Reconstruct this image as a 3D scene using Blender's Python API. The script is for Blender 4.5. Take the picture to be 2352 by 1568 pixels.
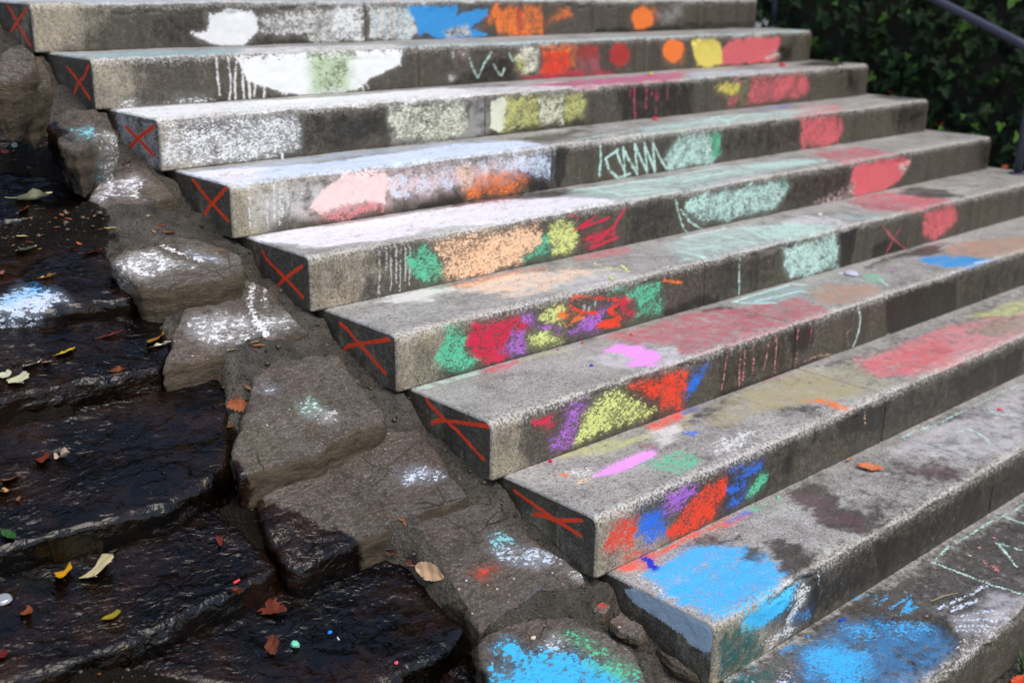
import bpy, bmesh, math, random
import numpy as np
from mathutils import Vector, Matrix
from mathutils.bvhtree import BVHTree
for o in list(bpy.data.objects): bpy.data.objects.remove(o)
scene = bpy.context.scene
COLL = scene.collection
R = math.radians
CAM=(-1.45898, -3.75634, 0.11565, 0.75239, -0.30741, 0.01543)
LENS=41.011
RUN,RISE,WID,SA,SB=0.30880,0.150,3.7636,0.04373,0.05695
# ------------------------------------------------------------ camera
cam = bpy.data.cameras.new('camera'); camo = bpy.data.objects.new('camera', cam); COLL.objects.link(camo)
cx, cy, cz, yaw, pit, roll = CAM
fw = Vector((math.sin(yaw)*math.cos(pit), math.cos(yaw)*math.cos(pit), math.sin(pit)))
rt = Vector((math.cos(yaw), -math.sin(yaw), 0)); up = rt.cross(fw)
r2 = rt*math.cos(roll)+up*math.sin(roll); u2 = -rt*math.sin(roll)+up*math.cos(roll)
m = Matrix((r2, u2, -fw)).transposed().to_4x4(); m.translation = Vector((cx, cy, cz))
camo.matrix_world = m
cam.sensor_width = 36; cam.lens = LENS; cam.clip_end = 300; cam.clip_start = .05
cam.dof.use_dof = True; cam.dof.focus_distance = 2.65; cam.dof.aperture_fstop = 2.8
scene.camera = camo
scene.render.resolution_x = 1024; scene.render.resolution_y = 682
# ------------------------------------------------------------ sky and sun (soft overcast light from the front right)
SUN_EL, SUN_AZ = 60, 176          # azimuth clockwise from +y
w = bpy.data.worlds.new('World'); scene.world = w; w.use_nodes = True
nt = w.node_tree; bg = nt.nodes['Background']
sk = nt.nodes.new('ShaderNodeTexSky'); sk.sky_type = 'NISHITA'; sk.sun_disc = False
sk.sun_elevation = R(SUN_EL); sk.sun_rotation = R(SUN_AZ); sk.air_density = 1.0; sk.dust_density = 1.8; sk.ozone_density = 1.6
nt.links.new(sk.outputs[0], bg.inputs[0]); bg.inputs[1].default_value = .15
sun = bpy.data.lights.new('sun', 'SUN'); sun.energy = 1.6; sun.angle = R(40); sun.color = (1, .91, .77)
so = bpy.data.objects.new('sun', sun); COLL.objects.link(so)
sd = Vector((math.sin(R(SUN_AZ))*math.cos(R(SUN_EL)), math.cos(R(SUN_AZ))*math.cos(R(SUN_EL)), math.sin(R(SUN_EL))))
so.rotation_euler = sd.to_track_quat('Z', 'Y').to_euler(); so.location = (4, -6, 8)
vs = scene.view_settings; vs.view_transform = 'Standard'; vs.look = 'None'; vs.exposure = .52; vs.gamma = 1
# ------------------------------------------------------------ data: colours, chalk marks in millimetres on each step face, stones
COLS=[(240, 240, 238), (222, 221, 216), (232, 233, 208), (54, 150, 216), (70, 182, 246), (216, 229, 247), (244, 126, 52), (244, 66, 30), (222, 30, 72), (220, 104, 110), (196, 230, 218), (96, 202, 158), (232, 212, 104), (222, 232, 140), (252, 208, 168), (180, 110, 208), (34, 112, 222), (238, 160, 236), (224, 138, 140), (247, 214, 208), (172, 52, 46), (206, 206, 128), (182, 142, 116), (188, 88, 98), (20, 96, 92), (186, 184, 180), (176, 194, 208), (190, 208, 170), (22, 44, 190), (66, 190, 240), (240, 236, 243), (255, 74, 34), (120, 84, 92), (176, 166, 126), (150, 150, 110), (200, 60, 120), (140, 210, 220)]
MARKS={
0:[
('L','l',31,1.12,4,9.450000000000001,0,[(202,144),(132,92),(39,21)]),
('L','l',31,1.12,4,9.450000000000001,0,[(41,127),(127,88),(186,54)]),
('F','p',0,1.1,10,0,0,[(538,48),(599,54),(614,107),(683,126),(740,125),(786,105),(795,55),(769,25),(732,-4),(640,4),(575,30)]),
('F','p',1,0.62,10,0,(0,0.03,0.4),[(791,95),(975,123),(1157,127),(1152,-6),(1032,-13),(1002,30),(806,40)]),
('F','p',0,0.9,10,0,0,[(1118,138),(1258,137),(1261,-3),(1153,0),(1115,48)]),
('F','p',1,0.9,10,0,0,[(1285,131),(1490,127),(1518,85),(1510,18),(1444,-9),(1288,1)]),
('F','p',3,1.05,10,0,0,[(1461,127),(1730,127),(1715,82),(1754,104),(1889,109),(1890,85),(1793,40),(1890,9),(1794,-7),(1699,-10),(1622,-5),(1592,16),(1518,23),(1511,68)]),
('F','p',1,0.5,10,0,0,[(1653,32),(1777,52),(1810,5),(1668,3)]),
('F','p',6,0.78,10,0,(90,0.04,0.25),[(1914,120),(2202,124),(2219,7),(1957,1),(1939,61),(1866,39)]),
('F','p',7,0.6,10,0,0,[(2056,107),(2081,107),(2084,4),(2058,5)]),
('F','p',6,0.6,10,0,0,[(2301,105),(2374,116),(2403,78),(2321,73),(2231,50)]),
('F','p',6,1.1,10,0,0,[(2943,61),(2937,38),(2918,20),(2888,10),(2854,11),(2824,21),(2802,40),(2793,63),(2799,86),(2818,104),(2847,114),(2880,114),(2911,103),(2934,85)]),
('F','d',6,0.6,40,0,0,[(2784,73),(2863,125),(2959,104),(2984,57),(2871,12)]),
('F','d',25,0.5,40,0,0,[(2961,78),(3157,130),(3162,75),(3019,23)]),
('F','l',36,0.75,5,4,0,[(1320,136),(1318,-5)]),
('F','l',36,0.75,5,4,0,[(1361,136),(1360,-6)]),
('F','l',36,0.75,5,4,0,[(1425,135),(1424,-8)]),
('F','l',36,0.75,5,4,0,[(1454,135),(1453,-9)]),
('F','l',36,0.75,5,4,0,[(1483,135),(1483,-10)]),
('F','w',-1,0.75,14,0,0,[(2539,22),(3167,20),(3171,-22),(2540,-10)]),
('F','w',-1,0.5,60,0,0,[(377,101),(593,127),(609,44),(640,-6),(368,-5)]),
('F','w',-1,0.6,14,0,0,[(792,15),(1153,10),(1152,-22),(791,-11)]),
('F','w',-1,0.5,14,0,0,[(3165,41),(3790,30),(3795,-10),(3169,-4)]),
('T','d',5,0.6,40,0,0,[(80,481),(1841,978),(4161,821),(3998,180),(3364,-278),(2726,-350),(898,-373),(-46,126)]),
],
1:[
('L','l',31,1.12,4,9.450000000000001,0,[(183,112),(112,74),(42,29)]),
('L','l',31,1.12,4,9.450000000000001,0,[(27,127),(65,94),(118,69),(167,23)]),
('F','l',1,0.95,5,7,0,[(411,139),(412,80),(416,20)]),
('F','l',1,0.95,5,7,0,[(453,138),(458,59),(449,-1)]),
('F','l',1,0.95,5,7,0,[(481,123),(472,59),(472,-2)]),
('F','l',1,0.95,5,7,0,[(502,108),(502,-4)]),
('F','l',1,0.95,5,7,0,[(524,75),(526,-1)]),
('F','l',1,0.95,5,7,0,[(550,55),(542,12)]),
('F','l',1,0.95,5,7,0,[(582,34),(577,-4)]),
('F','p',0,1.2,6,0,0,[(475,142),(893,142),(893,144),(1161,141),(1154,87),(1081,64),(1015,42),(957,9),(926,6),(888,-2),(888,-2),(759,0),(666,10),(588,34),(555,47),(523,63),(494,113)]),
('F','p',27,0.95,30,0,(90,0.05,0.4),[(759,142),(893,140),(949,145),(942,116),(932,-5),(888,-7),(806,-3),(759,5)]),
('F','p',0,0.8,10,0,0,[(56,3),(86,21),(124,23),(112,2)]),
('F','p',0,0.62,10,0,0,[(160,3),(219,4),(275,19),(335,11),(402,2),(401,-5),(218,-3),(65,-3)]),
('F','l',10,0.8,5,6,0,[(1472,112),(1498,57),(1524,20),(1557,76),(1595,114)]),
('F','l',10,0.8,5,6,0,[(1603,69),(1619,46),(1648,20),(1661,50)]),
('F','l',10,0.8,5,6,0,[(1687,105),(1707,76)]),
('F','l',1,0.8,5,5,0,[(954,9),(964,34)]),
('F','l',1,0.8,5,5,0,[(971,34),(985,3)]),
('F','l',1,0.8,5,5,0,[(989,28),(1008,9)]),
('F','p',1,0.9,10,0,0,[(1406,109),(1405,103),(1403,99),(1401,96),(1398,96),(1395,99),(1394,104),(1393,110),(1394,115),(1395,120),(1398,123),(1401,122),(1403,120),(1405,115)]),
('F','p',1,0.9,10,0,0,[(1402,26),(1401,23),(1398,20),(1394,19),(1390,19),(1386,21),(1383,24),(1382,27),(1383,30),(1386,33),(1390,34),(1394,34),(1398,32),(1401,29)]),
('F','p',19,0.7,10,0,0,[(1461,115),(1459,111),(1455,107),(1450,105),(1443,106),(1437,108),(1433,112),(1432,116),(1433,121),(1437,125),(1443,126),(1449,126),(1455,124),(1459,120)]),
('F','p',2,0.75,10,0,0,[(1742,126),(1854,125),(1849,25),(1752,24),(1719,87)]),
('F','p',21,0.6,10,0,0,[(1723,95),(1775,85),(1776,34),(1720,42)]),
('F','p',7,0.82,10,0,(60,0.03,0.3),[(1863,128),(2022,126),(2034,46),(2010,0),(1866,15)]),
('F','p',6,0.62,10,0,0,[(1870,136),(2056,130),(2065,110),(1880,110)]),
('F','p',6,0.55,10,0,0,[(2013,123),(2065,116),(2069,33),(2025,41)]),
('F','p',8,0.68,10,0,0,[(1744,13),(1809,18),(1974,25),(2077,32),(2304,5),(2296,-14),(1761,-11)]),
('F','p',20,0.95,10,0,0,[(2065,116),(2125,131),(2197,117),(2208,81),(2164,65),(2067,74)]),
('F','d',23,0.7,40,0,0,[(2067,80),(2208,81),(2212,15),(2078,21)]),
('F','p',20,1.0,10,0,0,[(2400,78),(2394,57),(2376,41),(2350,33),(2320,34),(2292,44),(2273,61),(2265,82),(2271,102),(2288,118),(2314,127),(2344,126),(2371,116),(2391,99)]),
('F','p',6,1.2,6,0,0,[(2761,84),(2756,62),(2737,45),(2708,36),(2675,37),(2645,48),(2623,67),(2614,89),(2619,111),(2638,128),(2666,137),(2699,136),(2729,125),(2752,107)]),
('F','d',6,0.4,40,0,0,[(2605,105),(2682,147),(2769,94),(2765,23),(2651,27)]),
('F','p',12,1.0,10,0,0,[(2811,131),(2961,131),(3029,106),(3050,18),(2963,2),(2865,12),(2828,66)]),
('F','p',9,1.0,10,0,0,[(3043,85),(3106,117),(3276,133),(3506,123),(3501,78),(3445,38),(3485,15),(3388,9),(3051,8)]),
('F','p',19,0.6,10,0,0,[(3385,33),(3478,65),(3508,29),(3411,18)]),
('F','w',-1,0.7,30,0,0,[(1396,13),(1649,101),(1727,75),(1721,-15),(1396,-9)]),
('F','w',-1,0.6,14,0,0,[(1729,-4),(2761,-3),(2762,-16),(1729,-15)]),
('F','w',-1,0.6,14,0,0,[(3477,72),(3624,89),(3612,3),(3512,0)]),
('T','d',36,0.55,40,0,0,[(-8,221),(513,161),(933,56),(2778,26),(3764,66),(3704,-18),(2535,-173),(823,-101),(38,12)]),
('T','d',0,0.75,40,0,0,[(607,194),(1004,158),(1244,125),(1098,-82),(823,-101),(429,-111)]),
],
2:[
('L','p',25,0.85,20,0,(90,0.02,0.5),[(274,146),(2,143),(-2,3),(253,-1)]),
('L','l',31,1.12,4,12.600000000000001,0,[(208,105),(141,80),(50,41)]),
('L','l',31,1.12,4,12.600000000000001,0,[(32,125),(142,78),(200,45)]),
('T','p',0,0.99,10,0,0,[(-9,263),(353,281),(775,210),(1264,254),(1290,-23),(973,-97),(609,-28),(507,-175),(441,-9),(246,-78),(-4,-7)]),
('T','d',25,0.8,30,0,0,[(447,215),(566,186),(597,-45),(787,-22),(621,-11),(477,-34)]),
('T','d',30,0.7,40,0,0,[(1193,170),(1803,180),(1861,-78),(1156,-111)]),
('T','d',35,0.95,20,0,0,[(1527,181),(1780,158),(2623,232),(2690,236),(2441,84),(2221,-96),(1861,-78),(1671,49)]),
('T','d',5,0.55,40,0,0,[(2561,181),(3054,150),(3238,35),(2903,-38),(2381,-43)]),
('T','w',-1,0.95,14,0,0,[(3417,180),(3738,283),(3824,150),(3521,10),(3443,90)]),
('F','p',0,0.6,10,0,0,[(3,143),(194,142),(357,135),(446,129),(476,91),(468,32),(360,1),(234,8),(6,5)]),
('F','d',25,0.65,40,0,0,[(3,143),(194,142),(357,130),(360,1),(233,4),(5,3)]),
('F','p',0,0.7,10,0,0,[(357,130),(446,129),(473,91),(465,41),(361,14)]),
('F','w',-1,0.55,30,0,0,[(477,122),(628,126),(815,132),(819,50),(624,0),(473,27)]),
('F','d',25,0.75,30,0,0,[(821,127),(1053,132),(1262,124),(1270,15),(1187,1),(987,2),(824,11)]),
('F','p',2,0.56,10,0,0,[(815,137),(1053,132),(1159,125),(1173,33),(1132,11),(987,5),(849,24),(826,69)]),
('F','p',2,1.05,6,0,0,[(1269,124),(1346,129),(1348,25),(1313,7),(1270,26)]),
('F','p',21,0.68,10,0,0,[(1346,129),(1508,131),(1511,23),(1327,11)]),
('F','p',2,0.74,10,0,0,[(1508,125),(1638,129),(1642,19),(1519,23)]),
('F','p',21,0.62,10,0,0,[(1642,128),(1749,128),(1754,39),(1650,19)]),
('F','d',21,0.35,40,0,0,[(1346,129),(1750,122),(1754,33),(1327,11)]),
('F','w',-1,0.7,14,0,0,[(1159,125),(1179,124),(1176,48),(1159,49)]),
('F','w',-1,0.7,14,0,0,[(1203,112),(1217,112),(1214,30),(1204,31)]),
('F','w',-1,0.75,14,0,0,[(1270,15),(1511,23),(1754,33),(1755,5),(1270,-1)]),
('F','w',-1,0.6,25,0,0,[(1931,135),(2340,137),(2412,133),(2426,-7),(2354,-20),(1957,-4)]),
('F','l',35,0.9,5,6,0,[(2039,135),(2049,-5)]),
('F','l',35,0.9,5,5,0,[(2016,130),(2018,96)]),
('F','l',35,0.9,5,6,0,[(2111,125),(2117,43)]),
('F','l',35,0.9,5,4,0,[(2170,122),(2178,16)]),
('F','l',35,0.9,5,4,0,[(2183,121),(2188,62)]),
('F','l',35,0.9,5,4,0,[(2243,124),(2248,65)]),
('F','l',35,0.9,5,4,0,[(2142,129),(2145,94)]),
('F','p',12,0.85,10,0,0,[(2559,101),(2597,124),(2722,118),(2747,92),(2719,62),(2614,68)]),
('F','p',9,0.6,10,0,0,[(2688,138),(2752,135),(2745,104)]),
('F','p',9,0.65,10,0,0,[(2658,46),(2731,48),(2704,6),(2662,8)]),
('F','d',34,0.6,40,0,0,[(2729,61),(2774,128),(2806,133),(2789,13),(2745,16)]),
('F','p',9,0.78,10,0,(40,0.03,0.3),[(2816,139),(3236,139),(3284,63),(3254,24),(2976,14),(2799,12)]),
('F','w',-1,0.6,30,0,0,[(3599,130),(3664,134),(3700,13),(3608,11)]),
('T','d',0,0.8,50,0,0,[(-9,263),(775,210),(1671,49),(1124,-146),(486,-205),(-11,-22)]),
],
3:[
('L','l',31,1.12,4,10.5,0,[(210,134),(116,85),(28,45)]),
('L','l',31,1.12,4,10.5,0,[(22,138),(100,86),(178,29)]),
('T','d',26,0.85,20,0,0,[(79,255),(570,295),(1039,267),(1173,226),(1144,156),(807,217),(500,195),(105,218)]),
('T','p',5,0.98,10,0,0,[(-4,279),(181,210),(475,159),(1011,234),(1210,153),(1229,26),(1172,-59),(900,-111),(636,-141),(300,-93),(300,-93),(176,4),(-1,2)]),
('T','p',30,0.9,30,0,0,[(10,243),(228,207),(147,73),(7,16)]),
('T','d',25,0.4,40,0,0,[(1275,37),(2062,107),(3170,154),(3645,132),(2807,-6),(1790,-114),(1245,-29)]),
('T','w',-1,0.6,25,0,0,[(1227,209),(1665,233),(1347,73),(1251,122)]),
('T','l',10,0.8,5,13,0,[(2175,199),(2448,187),(2672,124)]),
('T','l',10,0.8,5,13,0,[(2086,90),(2375,177),(2187,-40)]),
('T','l',10,0.8,5,13,0,[(2355,191),(2532,159),(2283,62)]),
('T','l',10,0.8,5,13,0,[(2490,157),(2748,102)]),
('T','l',10,0.8,5,13,0,[(2146,132),(2344,107)]),
('T','l',10,0.7,5,12,0,[(1389,42),(1769,104),(2025,78)]),
('T','l',10,0.7,5,12,0,[(1351,-65),(1782,43)]),
('T','l',10,0.7,5,12,0,[(1601,26),(1921,-8)]),
('T','d',18,0.85,20,0,0,[(2837,140),(3113,194),(3228,114),(2912,-48),(2664,0)]),
('T','d',16,0.5,15,0,0,[(2626,243),(3076,280),(2870,186)]),
('T','w',-1,0.5,14,0,0,[(3700,260),(3844,247),(3800,25),(3612,75)]),
('F','l',1,0.8,5,4,0,[(58,144),(53,22)]),
('F','l',1,0.8,5,4,0,[(90,140),(91,112)]),
('F','l',1,0.8,5,4,0,[(113,138),(109,15)]),
('F','l',1,0.8,5,4,0,[(135,135),(133,37)]),
('F','l',1,0.8,5,4,0,[(153,133),(150,18)]),
('F','l',1,0.8,5,4,0,[(160,133),(159,42)]),
('F','l',1,0.8,5,4,0,[(177,131),(177,65)]),
('F','l',1,0.8,5,4,0,[(225,126),(226,67)]),
('F','d',25,0.45,40,0,0,[(47,142),(295,136),(266,41),(58,30)]),
('F','p',19,1.0,10,0,0,[(299,106),(364,137),(364,150),(540,137),(522,76),(521,32),(440,46),(361,51),(361,42),(281,35),(252,56)]),
('F','p',18,0.8,10,0,0,[(261,46),(361,49),(361,49),(440,44),(510,35),(510,15),(359,3),(359,-1),(290,8)]),
('F','p',5,0.55,10,0,(90,0.03,0.3),[(524,130),(753,129),(1101,135),(1232,133),(1221,39),(1069,79),(875,61),(693,48),(544,38)]),
('F','p',5,0.85,20,0,(90,0.02,0.5),[(938,131),(1231,143),(1228,48),(1137,67),(1069,94)]),
('F','d',25,0.5,40,0,0,[(546,127),(753,129),(1135,127),(1137,57),(875,56),(544,38)]),
('F','p',6,0.55,10,0,0,[(832,42),(875,94),(1123,74),(1131,33),(1037,4),(863,10)]),
('F','p',14,0.5,10,0,0,[(801,116),(875,122),(875,56),(825,42)]),
('F','w',-1,0.95,14,0,0,[(622,1),(669,23),(705,42),(789,56),(832,42),(844,7),(692,-8)]),
('F','w',-1,0.9,14,0,0,[(1117,45),(1144,72),(1207,45),(1237,-4),(1132,-2)]),
('F','w',-1,0.95,14,0,0,[(1225,138),(1303,137),(1299,51),(1265,-2),(1221,49),(1212,100)]),
('F','d',28,0.25,15,0,0,[(1010,66),(1136,82),(1158,55),(1070,45)]),
('F','l',10,0.95,5,9,0,[(1474,140),(1480,74),(1475,17)]),
('F','l',10,0.95,5,9,0,[(1567,107),(1506,80),(1524,39),(1573,4),(1641,11)]),
('F','l',10,0.95,5,9,0,[(1560,99),(1582,59),(1612,16),(1594,111),(1624,71),(1682,4),(1657,119),(1698,59),(1739,6),(1710,115),(1747,60),(1781,7),(1759,121),(1806,54),(1844,12),(1913,11)]),
('F','p',10,0.72,10,0,(35,0.02,0.25),[(1833,47),(1871,93),(1932,132),(1931,137),(2093,130),(2163,122),(2160,22),(2125,2),(1944,2),(1944,2),(1862,2)]),
('F','p',11,0.62,10,0,0,[(2111,135),(2172,124),(2173,32),(2124,13),(2108,72)]),
('F','p',9,0.9,10,0,0,[(2719,143),(3025,135),(3063,55),(3025,6),(2910,-3),(2735,4)]),
('F','w',-1,0.4,30,0,0,[(2177,124),(2710,132),(2729,6),(2189,19)]),
('F','w',-1,0.5,50,0,0,[(3462,119),(3769,140),(3786,13),(3483,22)]),
('F','d',19,1.0,80,0,0,[(213,140),(524,136),(875,122),(1135,117),(1103,71),(752,51),(467,38),(209,48)]),
('F','d',1,0.8,80,0,0,[(55,137),(364,137),(361,51),(72,36)]),
('T','d',10,0.7,50,0,0,[(1817,122),(2136,168),(2821,152),(3089,102),(2633,23),(2102,-6),(1734,-23)]),
],
4:[
('L','l',31,1.12,4,9.450000000000001,0,[(233,121),(212,102),(158,81),(40,32)]),
('L','l',31,1.12,4,9.450000000000001,0,[(38,117),(116,72),(174,31)]),
('T','p',30,0.99,10,0,0,[(-11,285),(145,307),(294,278),(927,272),(1183,119),(1218,19),(1037,-20),(739,1),(418,91),(461,77),(374,34),(190,47),(140,58),(65,74),(48,156),(-1,203)]),
('T','d',23,0.6,25,0,0,[(-10,261),(306,295),(625,279),(953,301),(975,218),(616,198),(348,208),(52,211)]),
('T','d',5,0.5,40,0,0,[(568,208),(994,203),(1183,53),(823,91)]),
('T','w',-1,0.7,20,0,0,[(705,305),(971,320),(1223,296),(1258,197),(868,207)]),
('T','l',10,0.85,5,12,0,[(1239,248),(1450,229),(1778,209)]),
('T','l',10,0.85,5,12,0,[(1310,246),(1300,94)]),
('T','l',10,0.85,5,12,0,[(1286,175),(1506,74)]),
('T','l',10,0.85,5,12,0,[(1514,217),(1666,175)]),
('T','l',10,0.85,5,12,0,[(1270,67),(1546,42)]),
('T','d',30,0.5,40,0,0,[(1344,201),(1752,188),(2009,113),(2078,-3),(1707,-47),(1472,-41),(1240,7)]),
('T','p',10,0.6,10,0,(20,0.03,0.5),[(2106,235),(2342,216),(2531,169),(2570,90),(2365,59),(2111,120)]),
('T','l',10,0.8,5,14,0,[(2096,220),(2526,76)]),
('T','l',10,0.8,5,14,0,[(2229,256),(2370,55)]),
('T','l',10,0.8,5,14,0,[(1804,230),(2078,234)]),
('T','l',10,0.8,5,14,0,[(1678,127),(2014,152)]),
('T','d',23,0.95,18,0,0,[(2634,216),(3013,225),(2949,3),(2725,-52),(2550,10)]),
('T','d',25,0.4,40,0,0,[(3080,64),(3521,77),(3785,67),(3315,-2),(2961,-58)]),
('F','l',25,0.7,5,5,0,[(226,140),(221,6)]),
('F','l',25,0.7,5,5,0,[(250,136),(247,73)]),
('F','l',25,0.7,5,5,0,[(265,134),(261,16)]),
('F','l',25,0.7,5,5,0,[(284,131),(280,34)]),
('F','l',25,0.7,5,5,0,[(297,129),(294,2)]),
('F','l',25,0.7,5,5,0,[(315,127),(312,37)]),
('F','l',25,0.7,5,5,0,[(331,124),(327,17)]),
('F','p',11,0.72,10,0,(60,0.02,0.25),[(310,96),(346,107),(388,131),(420,92),(458,47),(447,19),(376,13),(345,40)]),
('F','p',14,0.85,10,0,0,[(420,139),(620,133),(837,135),(845,70),(803,30),(760,9),(622,3),(536,0),(452,18),(447,62)]),
('F','p',14,0.6,10,0,0,[(420,139),(563,136),(564,66),(452,61)]),
('F','d',6,0.5,15,0,0,[(553,10),(622,17),(634,6),(564,-1)]),
('F','p',11,0.66,10,0,0,[(838,89),(889,96),(898,34),(853,17),(772,16),(765,35),(852,55)]),
('F','p',13,0.85,10,0,0,[(876,112),(901,127),(926,135),(986,111),(1009,51),(977,13),(911,13),(878,56)]),
('F','l',8,0.9,5,8,0,[(962,138),(1005,123)]),
('F','l',8,0.9,5,8,0,[(987,83),(1100,122)]),
('F','l',8,0.9,5,8,0,[(1020,88),(1150,104)]),
('F','l',8,0.9,5,8,0,[(1065,14),(1197,32)]),
('F','l',8,0.9,5,8,0,[(1049,48),(1180,66)]),
('F','l',8,0.9,5,8,0,[(1173,72),(1200,98),(1227,124)]),
('F','p',8,0.85,10,0,(30,0.015,0.4),[(1036,47),(1096,68),(1174,62),(1182,41),(1119,26),(1078,22)]),
('F','w',-1,0.45,30,0,0,[(1240,136),(1481,138),(1534,14),(1509,-4),(1250,-8)]),
('F','l',10,0.9,5,6,0,[(1484,127),(1505,82),(1528,33),(1566,-11)]),
('F','l',10,0.9,5,6,0,[(1518,85),(1573,35),(1643,-1)]),
('F','p',10,0.76,10,0,(25,0.02,0.2),[(1542,110),(1687,130),(1903,127),(2114,132),(2177,97),(2093,17),(1784,17),(1639,25),(1553,78)]),
('F','p',11,0.55,10,0,0,[(2104,133),(2143,132),(2138,101),(2109,99)]),
('F','p',9,1.0,10,0,0,[(2625,132),(2995,134),(3070,102),(2993,33),(2857,-2),(2629,-1),(2604,68)]),
('F','p',19,0.55,10,0,0,[(2980,91),(3062,109),(3047,66),(3000,58)]),
('F','p',19,0.35,10,0,0,[(2349,14),(2627,66),(2652,-9),(2351,2)]),
('F','w',-1,0.45,30,0,0,[(2154,122),(2594,123),(2587,-14),(2114,3)]),
('F','w',-1,0.5,40,0,0,[(3711,136),(3827,140),(3839,0),(3735,3)]),
('T','d',10,0.65,50,0,0,[(1183,256),(1778,209),(2507,188),(2478,65),(1844,57),(1472,-41),(1212,14)]),
('T','d',0,0.7,50,0,0,[(-11,285),(300,286),(1029,240),(1260,-8),(717,-23),(324,38),(60,67)]),
],
5:[
('L','l',31,1.12,4,9.450000000000001,0,[(241,124),(211,117),(160,89),(49,38)]),
('L','l',31,1.12,4,9.450000000000001,0,[(34,131),(154,91),(214,68),(226,57)]),
('T','d',11,0.75,16,0,0,[(255,263),(343,281),(437,277),(380,261),(258,241)]),
('T','p',1,0.98,10,0,0,[(149,283),(258,321),(397,257),(399,214),(303,233),(276,196),(193,223)]),
('T','p',14,0.6,30,0,0,[(405,272),(714,261),(843,201),(873,106),(659,82),(581,62),(464,59),(459,144),(395,196)]),
('T','d',1,0.8,40,0,0,[(394,259),(701,248),(900,131),(915,25),(725,27),(581,62),(464,59),(454,138),(395,196)]),
('T','d',6,0.6,18,0,0,[(418,281),(737,285),(780,265),(591,258),(426,233)]),
('T','d',8,0.5,18,0,0,[(919,300),(1088,306),(1212,288),(1121,239),(905,261)]),
('T','d',30,0.4,40,0,0,[(659,82),(867,42),(1025,4),(1029,-69),(791,-27),(646,9)]),
('T','l',13,0.75,5,7,0,[(930,203),(917,117)]),
('T','l',13,0.75,5,7,0,[(927,132),(938,58)]),
('T','l',13,0.75,5,7,0,[(983,135),(942,73)]),
('T','l',10,0.85,5,11,0,[(1436,263),(1574,258),(1683,264)]),
('T','l',10,0.85,5,11,0,[(1574,264),(1567,157),(1559,47)]),
('T','l',10,0.85,5,11,0,[(1307,127),(1435,106)]),
('T','l',10,0.85,5,11,0,[(1264,122),(1265,16),(1380,-13)]),
('T','l',10,0.85,5,11,0,[(1733,224),(1634,29)]),
('T','p',10,0.68,10,0,0,[(1743,231),(1937,190),(2018,26),(1955,-19),(1785,-5),(1656,-3),(1665,63)]),
('T','d',11,0.5,15,0,0,[(1894,62),(2053,30),(1951,-16),(1847,6)]),
('T','d',30,0.4,40,0,0,[(1464,286),(1745,246),(1615,16),(1351,11),(1239,103)]),
('T','d',23,0.95,18,0,0,[(2486,282),(2670,300),(2797,272),(2870,-3),(2552,-21),(2383,95)]),
('T','p',9,0.6,25,0,0,[(2775,260),(2864,-6),(2598,-21),(2663,162)]),
('T','l',1,0.6,5,7,0,[(3091,164),(3429,132)]),
('T','l',1,0.6,5,7,0,[(3000,103),(3307,86)]),
('T','l',1,0.6,5,7,0,[(3186,227),(3338,155)]),
('T','l',36,0.65,5,9,0,[(2232,161),(2224,62),(2332,28)]),
('T','l',36,0.65,5,9,0,[(2180,97),(2281,16)]),
('T','d',30,0.55,18,0,0,[(1926,215),(2072,218),(2155,145),(2083,6),(1873,84)]),
('T','w',-1,0.6,20,0,0,[(2997,283),(3057,146),(2959,30),(2814,83),(2816,249)]),
('F','p',11,0.8,10,0,(10,0.022,0.3),[(123,63),(147,102),(162,142),(202,138),(237,95),(227,65),(284,29),(253,7),(172,17),(127,42)]),
('F','p',8,0.92,10,0,(10,0.025,0.35),[(227,69),(252,133),(330,126),(421,125),(460,80),(389,69),(373,51),(379,12),(305,12),(268,36)]),
('F','p',15,0.75,10,0,0,[(426,124),(482,113),(483,84),(581,56),(576,44),(460,84),(432,98)]),
('F','p',15,0.75,10,0,0,[(374,39),(389,81),(444,70),(440,16),(401,7),(352,35)]),
('F','p',13,0.72,10,0,(5,0.02,0.4),[(504,130),(602,112),(580,86),(599,57),(499,97)]),
('F','p',13,0.75,10,0,(5,0.02,0.3),[(450,61),(535,52),(594,18),(525,7),(445,28)]),
('F','p',6,0.85,10,0,0,[(567,110),(676,68),(640,57),(568,84)]),
('F','p',15,0.75,10,0,(15,0.02,0.4),[(617,36),(665,57),(700,72),(800,85),(757,57),(747,10)]),
('F','l',7,0.8,8,9,0,[(698,128),(631,135),(614,114),(663,86),(731,71)]),
('F','l',7,0.8,8,9,0,[(637,136),(760,110),(844,88)]),
('F','l',7,0.75,8,15,0,[(844,88),(781,70),(835,33),(740,34)]),
('F','l',7,0.75,8,15,0,[(734,30),(830,16)]),
('F','p',8,0.88,10,0,0,[(811,105),(896,95),(891,78),(859,70),(892,55),(900,35),(848,40)]),
('F','p',25,1.0,4,0,0,[(677,99),(677,95),(675,93),(673,92),(671,92),(669,94),(667,97),(666,101),(667,104),(668,106),(670,108),(673,107),(675,105),(676,102)]),
('F','p',25,1.0,4,0,0,[(699,91),(698,88),(697,85),(695,84),(692,85),(690,87),(688,90),(688,93),(688,96),(690,99),(692,100),(694,100),(696,98),(698,95)]),
('F','p',25,1.0,4,0,0,[(726,96),(726,93),(724,90),(722,89),(720,90),(717,92),(716,95),(715,98),(715,102),(717,104),(719,105),(721,105),(724,103),(726,100)]),
('F','p',11,0.76,10,0,(20,0.025,0.3),[(778,124),(848,139),(1002,113),(1028,48),(1017,17),(882,20),(919,59),(897,86)]),
('F','l',6,0.85,5,9,0,[(1022,121),(1119,96)]),
('F','l',10,0.9,5,6,0,[(1405,139),(1417,8)]),
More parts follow.
